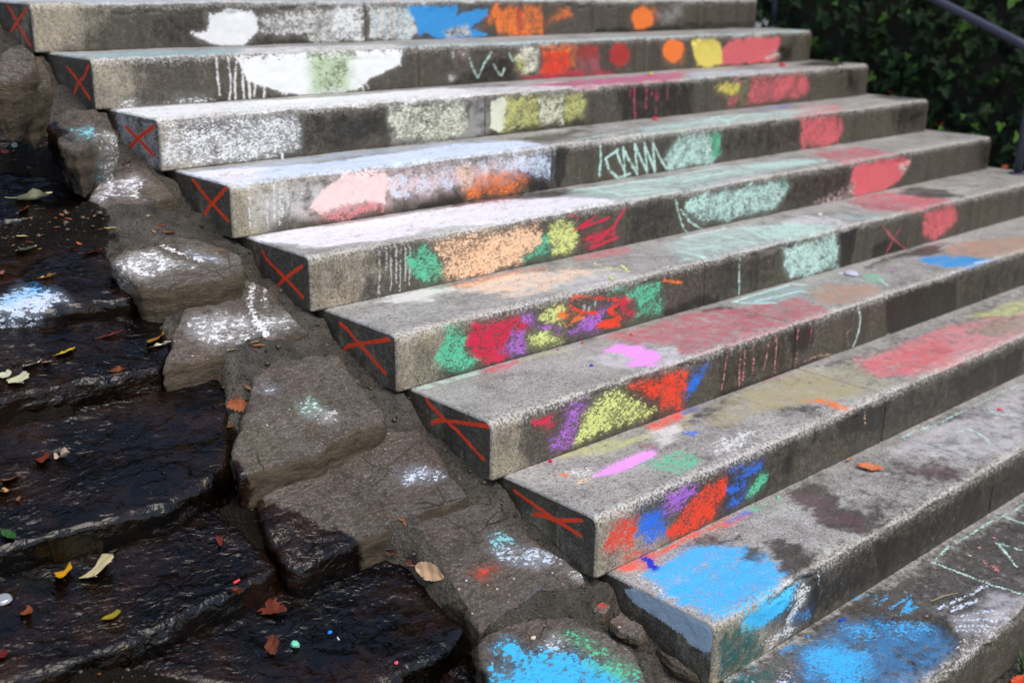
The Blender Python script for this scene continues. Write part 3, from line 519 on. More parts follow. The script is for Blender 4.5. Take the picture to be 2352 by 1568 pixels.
ROCKS=[
('edge_stone',-0.17,0.14,-3,0.8,1.0,(0.8,-0.644),'smooth bluish grey stone in the top left corner beside the top step',[(-0.355,-0.61),(-0.298,-0.583),(-0.244,-0.573),(-0.223,-0.586),(-0.245,-0.615),(-0.304,-0.644),(-0.345,-0.652),(-0.371,-0.647)],[]),
('edge_stone',-0.22,0.13,-3,1.0,1.0,(0.8,-0.6),'rounded brown boulder wedged left of the second step from the top',[(-0.283,-0.571),(-0.25,-0.549),(-0.181,-0.513),(-0.173,-0.533),(-0.183,-0.566),(-0.235,-0.591),(-0.274,-0.6),(-0.289,-0.588)],[]),
('edge_stone',-0.36,0.12,0.0,1.0,1.0,(0.437,-0.698),'brown stone with a bluish chalk smear left of the white streaked step end',[(-0.219,-0.594),(-0.123,-0.534),(-0.043,-0.544),(-0.029,-0.592),(-0.047,-0.638),(-0.126,-0.669),(-0.188,-0.698),(-0.211,-0.653)],[('p',36,0.55,12,0,[(-148,-597),(-107,-588),(-118,-645),(-155,-636)]),('p',0,0.6,12,0,[(-92,-635),(-50,-626),(-61,-647),(-95,-649)])]),
('edge_stone',-0.505,0.12,0.0,1.0,1.0,(0.43,-0.74),'flat stone with a pale lilac chalk smear beside the white washed step end',[(-0.166,-0.701),(-0.107,-0.649),(0.021,-0.592),(0.067,-0.631),(0.067,-0.726),(-0.005,-0.74),(-0.092,-0.743),(-0.15,-0.735)],[('p',30,0.62,12,0,[(-168,-697),(-109,-652),(8,-609),(17,-658),(-81,-697),(-146,-711)]),('p',0,1,12,0,[(-56,-702),(-35,-702),(-43,-715),(-59,-712)])]),
('edge_stone',-0.645,0.12,0.0,1.0,1.0,(0.43,-1.129),'flat stone with broad white chalk smears and a split across its top',[(-0.251,-1.023),(-0.198,-0.993),(-0.093,-0.962),(0.004,-0.998),(0.072,-1.06),(0.042,-1.129),(-0.072,-1.13),(-0.154,-1.132),(-0.22,-1.117),(-0.246,-1.072)],[('p',0,0.62,12,0,[(-240,-1008),(-171,-988),(-133,-991),(-80,-1072),(-154,-1060),(-213,-1069),(-246,-1042)]),('p',5,0.5,12,0,[(-46,-1012),(15,-1052),(15,-1068),(-42,-1041)]),('l',0,0.8,12,5,[(-97,-971),(-39,-1058)])]),
('edge_stone',-0.785,0.12,0.0,1.05,1.0,(0.43,-1.306),'large brown slab with white speckles and a long white drip line',[(-0.285,-1.299),(-0.228,-1.236),(-0.142,-1.165),(-0.03,-1.108),(0.1,-1.093),(0.126,-1.151),(0.128,-1.28),(0.058,-1.288),(-0.049,-1.29),(-0.178,-1.306)],[('p',0,0.5,12,0,[(-144,-1170),(-61,-1159),(12,-1192),(115,-1222),(92,-1263),(-22,-1281),(-151,-1259),(-163,-1211)]),('l',0,0.9,12,7,[(94,-1085),(58,-1126),(30,-1173),(19,-1230),(2,-1286)]),('l',1,0.6,12,5,[(112,-1109),(67,-1184)])]),
('edge_stone',-0.925,0.13,0.25,1.0,1.0,(0.427,-1.676),'large grey brown slab dotted with pale paint beside the sixth red cross',[(-0.285,-1.605),(-0.224,-1.564),(-0.109,-1.453),(-0.023,-1.423),(0.128,-1.455),(0.122,-1.631),(0.078,-1.646),(-0.017,-1.665),(-0.11,-1.673),(-0.212,-1.677),(-0.307,-1.676)],[('p',10,0.6,12,0,[(-56,-1526),(-21,-1523),(-15,-1556),(-67,-1566)]),('p',0,0.6,12,0,[(-19,-1565),(8,-1579),(-14,-1598),(-40,-1588)]),('p',5,0.5,12,0,[(-105,-1452),(-86,-1461),(-103,-1474),(-116,-1464)])]),
('edge_stone',-1.065,0.14,0.5,1.0,1.0,(0.413,-1.875),'broad slab half dry and half dark wet with a pale blue chalk spot',[(-0.295,-1.742),(-0.224,-1.69),(-0.048,-1.637),(0.101,-1.639),(0.215,-1.674),(0.208,-1.757),(0.178,-1.865),(0.071,-1.851),(-0.038,-1.855),(-0.106,-1.866),(-0.211,-1.87),(-0.31,-1.875),(-0.311,-1.825)],[('p',5,0.7,12,0,[(79,-1745),(138,-1748),(163,-1778),(110,-1782),(76,-1771)])]),
('edge_stone',-1.2,0.13,0.0,1.1,1.0,(0.392,-2.147),'rusty brown slab with pale blue paint dabs below the seventh red cross',[(0.002,-1.901),(0.065,-1.881),(0.157,-1.881),(0.237,-1.92),(0.262,-1.995),(0.281,-2.068),(0.29,-2.129),(0.271,-2.15),(0.163,-2.146),(0.05,-2.149),(-0.035,-2.147),(-0.027,-2.1),(-0.024,-2.068),(0.005,-1.984)],[('p',36,1.0,12,0,[(163,-1967),(197,-1964),(214,-1979),(202,-1988),(184,-1973),(163,-1972)]),('p',5,0.6,12,0,[(145,-1997),(216,-2018),(279,-2046),(266,-2083),(219,-2069),(159,-2031)]),('p',0,0.7,12,0,[(277,-2121),(297,-2125),(288,-2133),(272,-2128)]),('p',4,0.5,12,0,[(136,-2137),(160,-2140),(142,-2149)]),('p',7,0.35,12,0,[(52,-2028),(100,-2023),(118,-2026),(65,-2043)])]),
('edge_stone',-1.31,0.14,0.0,0.9,1.0,(0.374,-2.443),'stone smeared with bright cyan and green paint at the bottom edge',[(-0.123,-2.279),(-0.068,-2.225),(-0.034,-2.201),(0.036,-2.211),(0.108,-2.226),(0.168,-2.242),(0.229,-2.285),(0.239,-2.337),(0.224,-2.38),(0.205,-2.418),(0.181,-2.443),(0.01,-2.389)],[('p',29,0.95,12,0,[(-40,-2203),(-9,-2206),(29,-2241),(98,-2258),(141,-2325),(162,-2369),(172,-2402),(112,-2415),(-95,-2278),(-75,-2242),(-52,-2261),(-20,-2249)]),('p',11,0.72,12,0,[(126,-2243),(165,-2253),(190,-2308),(173,-2316),(145,-2278)]),('p',11,0.8,12,0,[(123,-2321),(197,-2358),(212,-2386),(180,-2394),(147,-2362)]),('p',0,0.6,12,0,[(85,-2236),(109,-2247),(92,-2256),(80,-2246)])]),
('loose_stone',-1.268,0.03,0.0,0.7,1.0,(0.261,-2.324),'small reddish square stone under the grey painted step end',[(0.264,-2.253),(0.305,-2.241),(0.309,-2.268),(0.314,-2.301),(0.307,-2.319),(0.275,-2.324),(0.26,-2.287)],[]),
('loose_stone',-1.248,0.03,0.0,0.8,1.0,(0.264,-2.219),'small stone scribbled with red chalk beside the grey painted step end',[(0.25,-2.194),(0.297,-2.184),(0.297,-2.179),(0.3,-2.201),(0.301,-2.213),(0.272,-2.219)],[('p',7,0.72,12,0,[(280,-2184),(336,-2177),(351,-2191),(323,-2203),(282,-2196)])]),
('loose_stone',-1.325,0.035,0.0,1.2,1.0,(0.252,-2.443),'pale mottled stone tucked against the lowest painted step corner',[(0.318,-2.334),(0.318,-2.333),(0.322,-2.358),(0.325,-2.381),(0.331,-2.422),(0.334,-2.443),(0.32,-2.429),(0.313,-2.396)],[]),
('wet_ledge_stone',-0.42,0.1,1.0,1.0,1.0,(0.406,-0.448),'topmost black wet ledge stone at the left edge',[(-0.481,-0.407),(-0.436,-0.286),(-0.279,-0.287),(-0.179,-0.294),(-0.116,-0.325),(-0.082,-0.392),(-0.084,-0.448),(-0.181,-0.442),(-0.297,-0.427)],[]),
('wet_ledge_stone',-0.53,0.1,1.0,1.0,1.0,(0.39,-0.715),'second wet ledge stone from the top with a curled cream leaf',[(-0.582,-0.686),(-0.527,-0.533),(-0.38,-0.535),(-0.236,-0.565),(-0.146,-0.599),(-0.138,-0.662),(-0.147,-0.715),(-0.258,-0.701),(-0.351,-0.693),(-0.44,-0.683)],[]),
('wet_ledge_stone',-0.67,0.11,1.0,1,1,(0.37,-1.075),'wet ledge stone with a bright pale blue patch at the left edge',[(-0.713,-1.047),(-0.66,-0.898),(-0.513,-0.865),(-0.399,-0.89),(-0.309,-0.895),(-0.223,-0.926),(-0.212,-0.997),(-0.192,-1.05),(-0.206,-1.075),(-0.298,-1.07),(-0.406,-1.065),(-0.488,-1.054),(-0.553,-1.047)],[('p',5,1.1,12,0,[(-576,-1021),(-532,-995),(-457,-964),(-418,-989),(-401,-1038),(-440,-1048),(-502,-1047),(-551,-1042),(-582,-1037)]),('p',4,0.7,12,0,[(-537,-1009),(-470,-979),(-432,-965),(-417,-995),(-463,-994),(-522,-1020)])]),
('wet_ledge_stone',-0.8,0.12,1.0,1.0,1.0,(0.347,-1.34),'wet ledge stone strewn with pale and yellow leaves',[(-0.823,-1.34),(-0.772,-1.197),(-0.628,-1.139),(-0.533,-1.108),(-0.414,-1.113),(-0.277,-1.134),(-0.205,-1.178),(-0.215,-1.225),(-0.28,-1.289),(-0.372,-1.284),(-0.456,-1.277),(-0.525,-1.282),(-0.608,-1.286),(-0.659,-1.296)],[]),
('wet_ledge_stone',-0.95,0.13,1.0,1.0,1.0,(0.315,-1.642),'long rippling wet ledge stone below the orange brown leaf',[(-0.937,-1.642),(-0.868,-1.447),(-0.697,-1.375),(-0.608,-1.382),(-0.485,-1.397),(-0.371,-1.376),(-0.233,-1.361),(-0.13,-1.384),(-0.147,-1.439),(-0.216,-1.494),(-0.243,-1.534),(-0.284,-1.589),(-0.345,-1.621),(-0.461,-1.645),(-0.543,-1.646),(-0.606,-1.649),(-0.707,-1.642),(-0.801,-1.631)],[]),
('wet_ledge_stone',-1.085,0.14,1.0,1.0,1.0,(0.29,-1.882),'long black wet ledge stone holding the yellow and cream leaf pair',[(-1.029,-1.882),(-0.954,-1.667),(-0.815,-1.648),(-0.712,-1.638),(-0.608,-1.639),(-0.488,-1.655),(-0.372,-1.677),(-0.329,-1.734),(-0.315,-1.787),(-0.322,-1.838),(-0.404,-1.858),(-0.475,-1.866),(-0.575,-1.875),(-0.676,-1.888),(-0.781,-1.886),(-0.884,-1.882)],[]),
('wet_ledge_stone',-1.215,0.14,0.9,1.0,1.0,(0.269,-2.142),'dark blue black wet slab with coloured chalk crumbs at the bottom',[(-0.754,-1.931),(-0.674,-1.913),(-0.565,-1.904),(-0.494,-1.891),(-0.405,-1.881),(-0.306,-1.863),(-0.185,-1.867),(-0.11,-1.87),(-0.027,-1.952),(-0.034,-2.031),(-0.043,-2.114),(-0.076,-2.13),(-0.151,-2.148),(-0.227,-2.145),(-0.287,-2.147),(-0.38,-2.142)],[]),
('wet_ledge_stone',-1.31,0.12,0.9,1.0,1.0,(0.254,-2.26),'lowest wet slab in the shadow beside the cyan stone',[(-0.386,-2.147),(-0.337,-2.126),(-0.23,-2.129),(-0.123,-2.138),(-0.026,-2.137),(-0.007,-2.148),(-0.054,-2.197),(-0.127,-2.261),(-0.261,-2.26)],[]),
('wet_ledge_stone',-0.875,0.05,1.0,1.0,1.0,(0.331,-1.359),'thin wet slate strip below the ledge with the pale leaves',[(-0.52,-1.289),(-0.388,-1.291),(-0.248,-1.297),(-0.198,-1.33),(-0.26,-1.359),(-0.405,-1.347),(-0.508,-1.327)],[]),
('wet_ledge_stone',-1.03,0.05,0.95,1.0,1.0,(0.298,-1.657),'short thin wet slate strip above the black ledge',[(-0.42,-1.621),(-0.323,-1.597),(-0.256,-1.604),(-0.246,-1.633),(-0.328,-1.642),(-0.41,-1.657)],[]),
('wet_ledge_stone',-0.745,0.05,1.0,1.0,1.0,(0.359,-1.144),'thin dark slate strip above the red brown leaf',[(-0.363,-1.097),(-0.227,-1.095),(-0.145,-1.096),(-0.176,-1.131),(-0.252,-1.144),(-0.363,-1.143)],[]),
]
JOINTS={0: [1.265, 2.525], 1: [1.235, 2.495], 2: [1.245, 2.505], 3: [1.235, 2.495], 4: [1.24, 2.5], 5: [1.23, 2.49], 6: [1.25, 2.51], 7: [1.235, 2.495], 8: [1.28, 2.54], 9: [1.25, 2.51]}
WETLINE=[(-0.535, -0.097), (-0.649, -0.121), (-0.92, -0.213), (-1.004, -0.212), (-1.182, -0.208), (-1.305, -0.298), (-1.47, -0.22), (-1.6, -0.271), (-1.719, -0.22), (-1.82, -0.165), (-1.946, -0.073), (-2.053, -0.039), (-2.122, -0.061), (-2.188, -0.059), (-0.35, -0.3), (0.3, -0.5)]
def lin(c):
    return tuple(((v/255)/12.92 if v/255 <= .04045 else ((v/255+.055)/1.055)**2.4) for v in c)
LC = [np.array(lin(c)) for c in COLS]
rng = np.random.default_rng(7); random.seed(7)
# ------------------------------------------------------------ numpy noise
def _h(i, j, k, s):
    n = (i*374761393 + j*668265263 + k*2147483647 + s*1274126177) & 0xffffffff
    n = ((n ^ (n >> 13))*1274126177) & 0xffffffff
    return ((n ^ (n >> 16)) & 0xffff)/65535.0
def vnoise(P, s=0):
    P = np.asarray(P, float); i = np.floor(P).astype(np.int64); f = P-i; f = f*f*(3-2*f); r = 0
    for a in (0, 1):
        for b in (0, 1):
            for c in (0, 1):
                wgt = (f[:, 0] if a else 1-f[:, 0])*(f[:, 1] if b else 1-f[:, 1])*(f[:, 2] if c else 1-f[:, 2])
                r = r+wgt*_h(i[:, 0]+a, i[:, 1]+b, i[:, 2]+c, s)
    return r
def fbm(P, s=0, o=4):
    P = np.asarray(P, float); r = 0; a = .5; t = 0
    for q in range(o):
        r = r+a*vnoise(P, s+q); t += a; P = P*2.03; a *= .5
    return r/t
def sstep(a, b, x):
    t = np.clip((x-a)/(b-a), 0, 1); return t*t*(3-2*t)
# ------------------------------------------------------------ painting masks
def poly_sd(x, y, pts):
    n = len(pts); ins = np.zeros(x.shape, bool); d2 = np.full(x.shape, 1e9)
    for i in range(n):
        x0, y0 = pts[i]; x1, y1 = pts[(i+1) % n]
        ex, ey = x1-x0, y1-y0; L = ex*ex+ey*ey+1e-12
        t = np.clip(((x-x0)*ex+(y-y0)*ey)/L, 0, 1)
        d2 = np.minimum(d2, (x-x0-t*ex)**2+(y-y0-t*ey)**2)
        c = (y0 > y) != (y1 > y)
        if ey != 0: ins ^= c & (x < ex*(y-y0)/ey+x0)
    d = np.sqrt(d2); return np.where(ins, d, -d)
def line_d(x, y, pts):
    d2 = np.full(x.shape, 1e9)
    for (x0, y0), (x1, y1) in zip(pts[:-1], pts[1:]):
        ex, ey = x1-x0, y1-y0; L = ex*ex+ey*ey+1e-12
        t = np.clip(((x-x0)*ex+(y-y0)*ey)/L, 0, 1)
        d2 = np.minimum(d2, (x-x0-t*ex)**2+(y-y0-t*ey)**2)
    return np.sqrt(d2)
class Paint:
    def __init__(s, n):
        s.ch = np.zeros((n, 4)); s.du = np.zeros((n, 4)); s.st = np.zeros((n, 4)); s.st[:, 3] = 0
    def mark(s, idx, x, y, wob, mode, col, cov, soft, wd, hatch, pts):
        # x, y in mm; wob = (dx, dy, noise) edge wobble
        pts = [(float(a), float(b)) for a, b in pts]
        px = [p[0] for p in pts]; py = [p[1] for p in pts]; pad = 50+soft*3+wd
        k = (x > min(px)-pad) & (x < max(px)+pad) & (y > min(py)-pad) & (y < max(py)+pad)
        if not k.any(): return
        ii = idx[k]; xx = x[k]; yy = y[k]; wx, wy, nz = wob[0][k], wob[1][k], wob[2][k]; fnz = wob[2]
        if mode == 'l':
            d = line_d(xx+wx*1.5, yy+wy*1.5, pts); wgt = np.clip((wd*.5+soft*.5-d)/soft*(.75+.5*nz), 0, 1)
        else:
            a = 16 if mode in 'dw' else 9
            if mode == 'p': soft = soft*(2.4 if cov < .99 else 1.8)
            elif mode == 'w': soft = soft*2.6
            sdv = poly_sd(xx+wx*a, yy+wy*a, pts)
            if hatch:      # hand strokes: each one starts and stops at its own place
                an, per, st = hatch; an = math.radians(an); q = (-xx*math.sin(an)+yy*math.cos(an))/(per*620)+wx*1.1
                kq = np.floor(q); rn = np.sin(kq*91.7+pts[0][0]*.013)*43758.5; rn = rn-np.floor(rn)
                sdv = sdv+(rn-.62)*15; gap = np.clip(np.abs(q-kq-.5)*2, 0, 1)**2.2
            wgt = np.clip(.5+sdv/soft, 0, 1)
            wgt = wgt*wgt*(3-2*wgt)
        c = cov*wgt
        if mode == 'p' and cov < 1: c = c*(.47+.64*fnz[k])
        elif mode == 'l': c = c*(.72+.6*fnz[k])
        if hatch and mode in 'pd': c = c*(1-st*gap*.9)*(.82+.3*rn)
        if mode == 'w':
            s.st[ii, 0] = np.maximum(s.st[ii, 0], c*1.2); return
        T = s.du if mode == 'd' else s.ch
        if mode == 'd': c = c*(.62+.5*nz)
        T[ii] = T[ii]*(1-wgt)[:, None]+np.concatenate([LC[col][None]*c[:, None], c[:, None]], 1)*(1.0)
    def apply(s, me):
        for nm, A in (('chalk', s.ch), ('dust', s.du), ('stain', s.st)):
            at = me.attributes.new(nm, 'FLOAT_COLOR', 'POINT')
            at.data.foreach_set('color', A.astype(np.float32).ravel())
# ------------------------------------------------------------ object helpers
def mesh_np(name, V, F, smooth=True):
    me = bpy.data.meshes.new(name); V = np.asarray(V, np.float32)
    F = np.asarray(F, np.int32); n = F.shape[1]
    me.vertices.add(len(V)); me.vertices.foreach_set('co', V.ravel())
    me.loops.add(F.size); me.loops.foreach_set('vertex_index', F.ravel())
    me.polygons.add(len(F)); me.polygons.foreach_set('loop_start', np.arange(0, F.size, n, dtype=np.int32))
    me.polygons.foreach_set('loop_total', np.full(len(F), n, np.int32))
    me.update(calc_edges=True)
    if smooth: me.polygons.foreach_set('use_smooth', np.ones(len(F), bool))
    me.validate(); return me
def link(name, me, mat=None, parent=None, loc=None, rot=None):
    o = bpy.data.objects.new(name, me); COLL.objects.link(o)
    if mat and me and not me.materials: me.materials.append(mat)
    if parent: o.parent = parent
    if loc is not None: o.location = loc
    if rot is not None: o.rotation_euler = rot
    return o
def tag(o, label=None, cat=None, group=None, kind=None):
    if label: o['label'] = label
    if cat: o['category'] = cat
    if group: o['group'] = group
    if kind: o['kind'] = kind
    return o
def empty(name, loc=(0, 0, 0), rot=None):
    o = bpy.data.objects.new(name, None); COLL.objects.link(o); o.location = loc; o.empty_display_size = .05
    if rot is not None: o.rotation_euler = rot
    return o
def tube(P, r, n=12, cap=True):
    P = [Vector(p) for p in P]; V = []; F = []
    for i, p in enumerate(P):
        d = (P[min(i+1, len(P)-1)]-P[max(i-1, 0)]).normalized()
        a = d.orthogonal().normalized() if abs(d.z) > .9 else d.cross(Vector((0, 0, 1))).normalized(); b = d.cross(a)
        rr = r[i] if isinstance(r, (list, tuple)) else r
        for q in range(n):
            t = 2*math.pi*q/n; V.append(p+a*math.cos(t)*rr+b*math.sin(t)*rr)
    for i in range(len(P)-1):
        for q in range(n): F.append((i*n+q, i*n+(q+1) % n, (i+1)*n+(q+1) % n, (i+1)*n+q))
    if cap: F.append(tuple(range(n))[::-1]); F.append(tuple((len(P)-1)*n+q for q in range(n)))
    me = bpy.data.meshes.new('tube'); me.from_pydata([tuple(v) for v in V], [], F); me.update()
    for p in me.polygons: p.use_smooth = len(p.vertices) == 4
    return me
# ------------------------------------------------------------ node helper
class NT:
    def __init__(s, name):
        s.m = bpy.data.materials.new(name); s.m.use_nodes = True; s.t = s.m.node_tree
        s.b = s.t.nodes['Principled BSDF']; s.pos = s.t.nodes.new('ShaderNodeNewGeometry').outputs['Position']
    def set(s, k, v):
        if isinstance(v, bpy.types.NodeSocket): s.t.links.new(v, s.b.inputs[k])
        else: s.b.inputs[k].default_value = v
    def put(s, sock, v):
        if isinstance(v, bpy.types.NodeSocket): s.t.links.new(v, sock)
        elif isinstance(v, tuple) and len(v) == 3 and sock.type == 'RGBA': sock.default_value = (*v, 1)
        else: sock.default_value = v
    def noise(s, sc, det=3, rough=.55, vec=None, dist=0, lo=.3, hi=.7):
        n = s.t.nodes.new('ShaderNodeTexNoise'); n.inputs['Scale'].default_value = sc; n.inputs['Detail'].default_value = det
        n.inputs['Roughness'].default_value = rough; n.inputs['Distortion'].default_value = dist
        s.t.links.new(vec or s.pos, n.inputs['Vector']); return s.rng(n.outputs[0], lo, hi)
    def rng(s, v, lo, hi, a=0., b=1., smooth=False):
        n = s.t.nodes.new('ShaderNodeMapRange'); n.interpolation_type = 'SMOOTHSTEP' if smooth else 'LINEAR'
        s.put(n.inputs[0], v); s.put(n.inputs[1], lo); s.put(n.inputs[2], hi); s.put(n.inputs[3], a); s.put(n.inputs[4], b); return n.outputs[0]
    def math(s, op, a, b=0.):
        n = s.t.nodes.new('ShaderNodeMath'); n.operation = op; s.put(n.inputs[0], a); s.put(n.inputs[1], b); return n.outputs[0]
    def mix(s, f, a, b, mode='MIX'):
        n = s.t.nodes.new('ShaderNodeMix'); n.data_type = 'RGBA'; n.blend_type = mode
        s.put(n.inputs[0], f); s.put(n.inputs[6], a); s.put(n.inputs[7], b); return n.outputs[2]
    def attr(s, nm):
        n = s.t.nodes.new('ShaderNodeAttribute'); n.attribute_name = nm; return n
    def sep(s, c):
        n = s.t.nodes.new('ShaderNodeSeparateColor'); s.t.links.new(c, n.inputs[0]); return n.outputs
    def unpre(s, a):   # un-premultiply a colour attribute
        d = s.math('MAXIMUM', a.outputs['Alpha'], .02); n = s.t.nodes.new('ShaderNodeVectorMath'); n.operation = 'DIVIDE'
        s.t.links.new(a.outputs['Color'], n.inputs[0]); s.t.links.new(d, n.inputs[1]); return n.outputs[0]
    def map(s, scale=(1, 1, 1), rot=(0, 0, 0)):
        n = s.t.nodes.new('ShaderNodeMapping'); n.inputs['Scale'].default_value = scale; n.inputs['Rotation'].default_value = rot
        s.t.links.new(s.pos, n.inputs[0]); return n.outputs[0]
    def voro(s, sc, vec=None, feat='F1'):
        n = s.t.nodes.new('ShaderNodeTexVoronoi'); n.feature = feat; n.inputs['Scale'].default_value = sc
        s.t.links.new(vec or s.pos, n.inputs['Vector']); return n.outputs
    def bump(s, h, st, dist, nrm=None):
        n = s.t.nodes.new('ShaderNodeBump'); s.put(n.inputs['Strength'], st); n.inputs['Distance'].default_value = dist
        s.t.links.new(h, n.inputs['Height'])
        if nrm: s.t.links.new(nrm, n.inputs['Normal'])
        return n.outputs[0]
    def chalk(s, base, grain_sc=185):
        """lay the dust and the grainy chalk over a base colour; returns colour and coverage"""
        du = s.attr('dust'); f = s.math('MULTIPLY', du.outputs['Alpha'], s.noise(28, 4, .65, lo=.3, hi=.55))
        f = s.math('MULTIPLY', f, s.noise(240, 2, .6, lo=.18, hi=.5))
        c = s.mix(s.math('MINIMUM', f, .95), base, s.unpre(du))
        ch = s.attr('chalk'); g1 = s.noise(grain_sc, 3, .6, vec=s.map((.62, 1.05, 1.1), (0, .5, .55)), dist=.5); g2 = s.noise(30, 4, .65); g3 = s.noise(grain_sc*2.6, 2, .6)
        g = s.math('ADD', s.math('ADD', s.math('MULTIPLY', g1, .55), s.math('MULTIPLY', g2, .25)), s.math('MULTIPLY', g3, .20))
        g = s.rng(g, .22, .78, -.12, 1.0)
        d = s.math('SUBTRACT', ch.outputs['Alpha'], g)
        msk = s.rng(d, -.06, .09, smooth=True)
        msk = s.math('MULTIPLY', msk, s.rng(ch.outputs['Alpha'], .03, .14))
        col = s.mix(s.math('MULTIPLY', s.noise(60, 3), .22), s.unpre(ch), (.75, .74, .72), 'MULTIPLY')
        return s.mix(msk, c, col), msk
def mat_concrete():
    s = NT('weathered_concrete'); st = s.attr('stain'); so_ = s.sep(st.outputs['Color'])
    big = s.noise(2.6, 6, .62); mid = s.noise(26, 5, .65); fine = s.noise(330, 2, .7, lo=.28, hi=.72); grit = s.noise(150, 3, .7)
    base = s.mix(st.outputs['Alpha'], s.mix(big, (.32, .243, .125), (.51, .405, .232)), s.mix(big, (.35, .337, .315), (.55, .535, .51)))  # treads paler, cooler than risers: dust and wear, with sky light painted in
    base = s.mix(s.math('MULTIPLY', mid, .5), base, (.20, .18, .15))
    base = s.mix(s.math('MULTIPLY', s.noise(6.5, 6, .72, dist=.6, lo=.45, hi=.72), .5), base, (.12, .105, .085))
    # brown grime held by the surface, in patches
    dirt = s.rng(s.math('ADD', s.math('MULTIPLY', so_[1], 1.1), s.math('MULTIPLY', s.math('SUBTRACT', s.noise(9, 5, .68, vec=s.map((1, 1, .45))), .5), .7)), .15, .95, smooth=True)
    base = s.mix(s.math('MULTIPLY', dirt, .93), base, (.032, .022, .010))
    base = s.mix(s.rng(s.math('ADD', so_[2], s.math('MULTIPLY', s.math('SUBTRACT', grit, .5), .9)), .35, 1.), base, (.60, .58, .545))
    # aggregate: light and dark grains
    base = s.mix(s.math('MULTIPLY', s.rng(fine, .50, .9, 0, .62), s.rng(dirt, .3, 1., 1., .35)), base, (.68, .66, .63))
    base = s.mix(s.rng(grit, .50, .12, 0, .8), base, (.05, .043, .034))
    base = s.mix(s.math('MULTIPLY', s.rng(s.noise(70, 3, .7), .52, .9, 0, .35), s.rng(dirt, .3, 1., 1., .25)), base, (.58, .57, .56))
    moss = s.math('MULTIPLY', s.noise(5, 4, .6, lo=.52, hi=.72), s.noise(60, 3, .6))
    base = s.mix(s.math('MULTIPLY', moss, .38), base, (.10, .105, .032))
    stk = s.math('MULTIPLY', s.noise(16, 4, .6, vec=s.map((1., 1., .07)), lo=.5, hi=.72), s.rng(st.outputs['Alpha'], .5, .0, 0, 1))
    base = s.mix(s.math('MULTIPLY', stk, s.rng(so_[1], .1, .7, 0, .75)), base, (.035, .028, .019))
    # wet patches
    wn = s.math('ADD', so_[0], s.math('MULTIPLY', s.math('SUBTRACT', s.noise(38, 6, .75), .5), .9))
    wet = s.math('MULTIPLY', s.rng(wn, .12, .85, smooth=True), s.rng(so_[0], .02, .3))
    base = s.mix(s.math('MULTIPLY', wet, .82), base, s.mix(1., base, (.13, .11, .088), 'MULTIPLY'))
    # paint flecks
    v = s.voro(46); cs = s.sep(v['Color']); fl = s.math('MULTIPLY', s.rng(v['Distance'], .26, .16), s.rng(cs[0], .90, .91))
    fl = s.math('MULTIPLY', s.math('MULTIPLY', fl, s.rng(st.outputs['Alpha'], 0., 1., .15, 1.)), s.noise(3, 2, .5, lo=.4, hi=.6))
    fcol = s.mix(s.rng(cs[1], .35, .65), (.72, .74, .76), (.80, .36, .44)); base = s.mix(s.math('MULTIPLY', fl, .8), base, fcol)
    col, msk = s.chalk(base)
    s.set('Base Color', col)
    dry = s.math('SUBTRACT', 1., wet)
    s.set('Roughness', s.math('ADD', .3, s.math('MULTIPLY', dry, .33)))
    s.set('Specular IOR Level', .5)
    h = s.math('ADD', s.math('ADD', s.math('MULTIPLY', fine, .35), s.math('MULTIPLY', grit, .6)), s.math('MULTIPLY', mid, .8))
    h = s.math('ADD', h, s.math('MULTIPLY', msk, .18))
    s.set('Normal', s.bump(h, .55, .0028)); return s.m
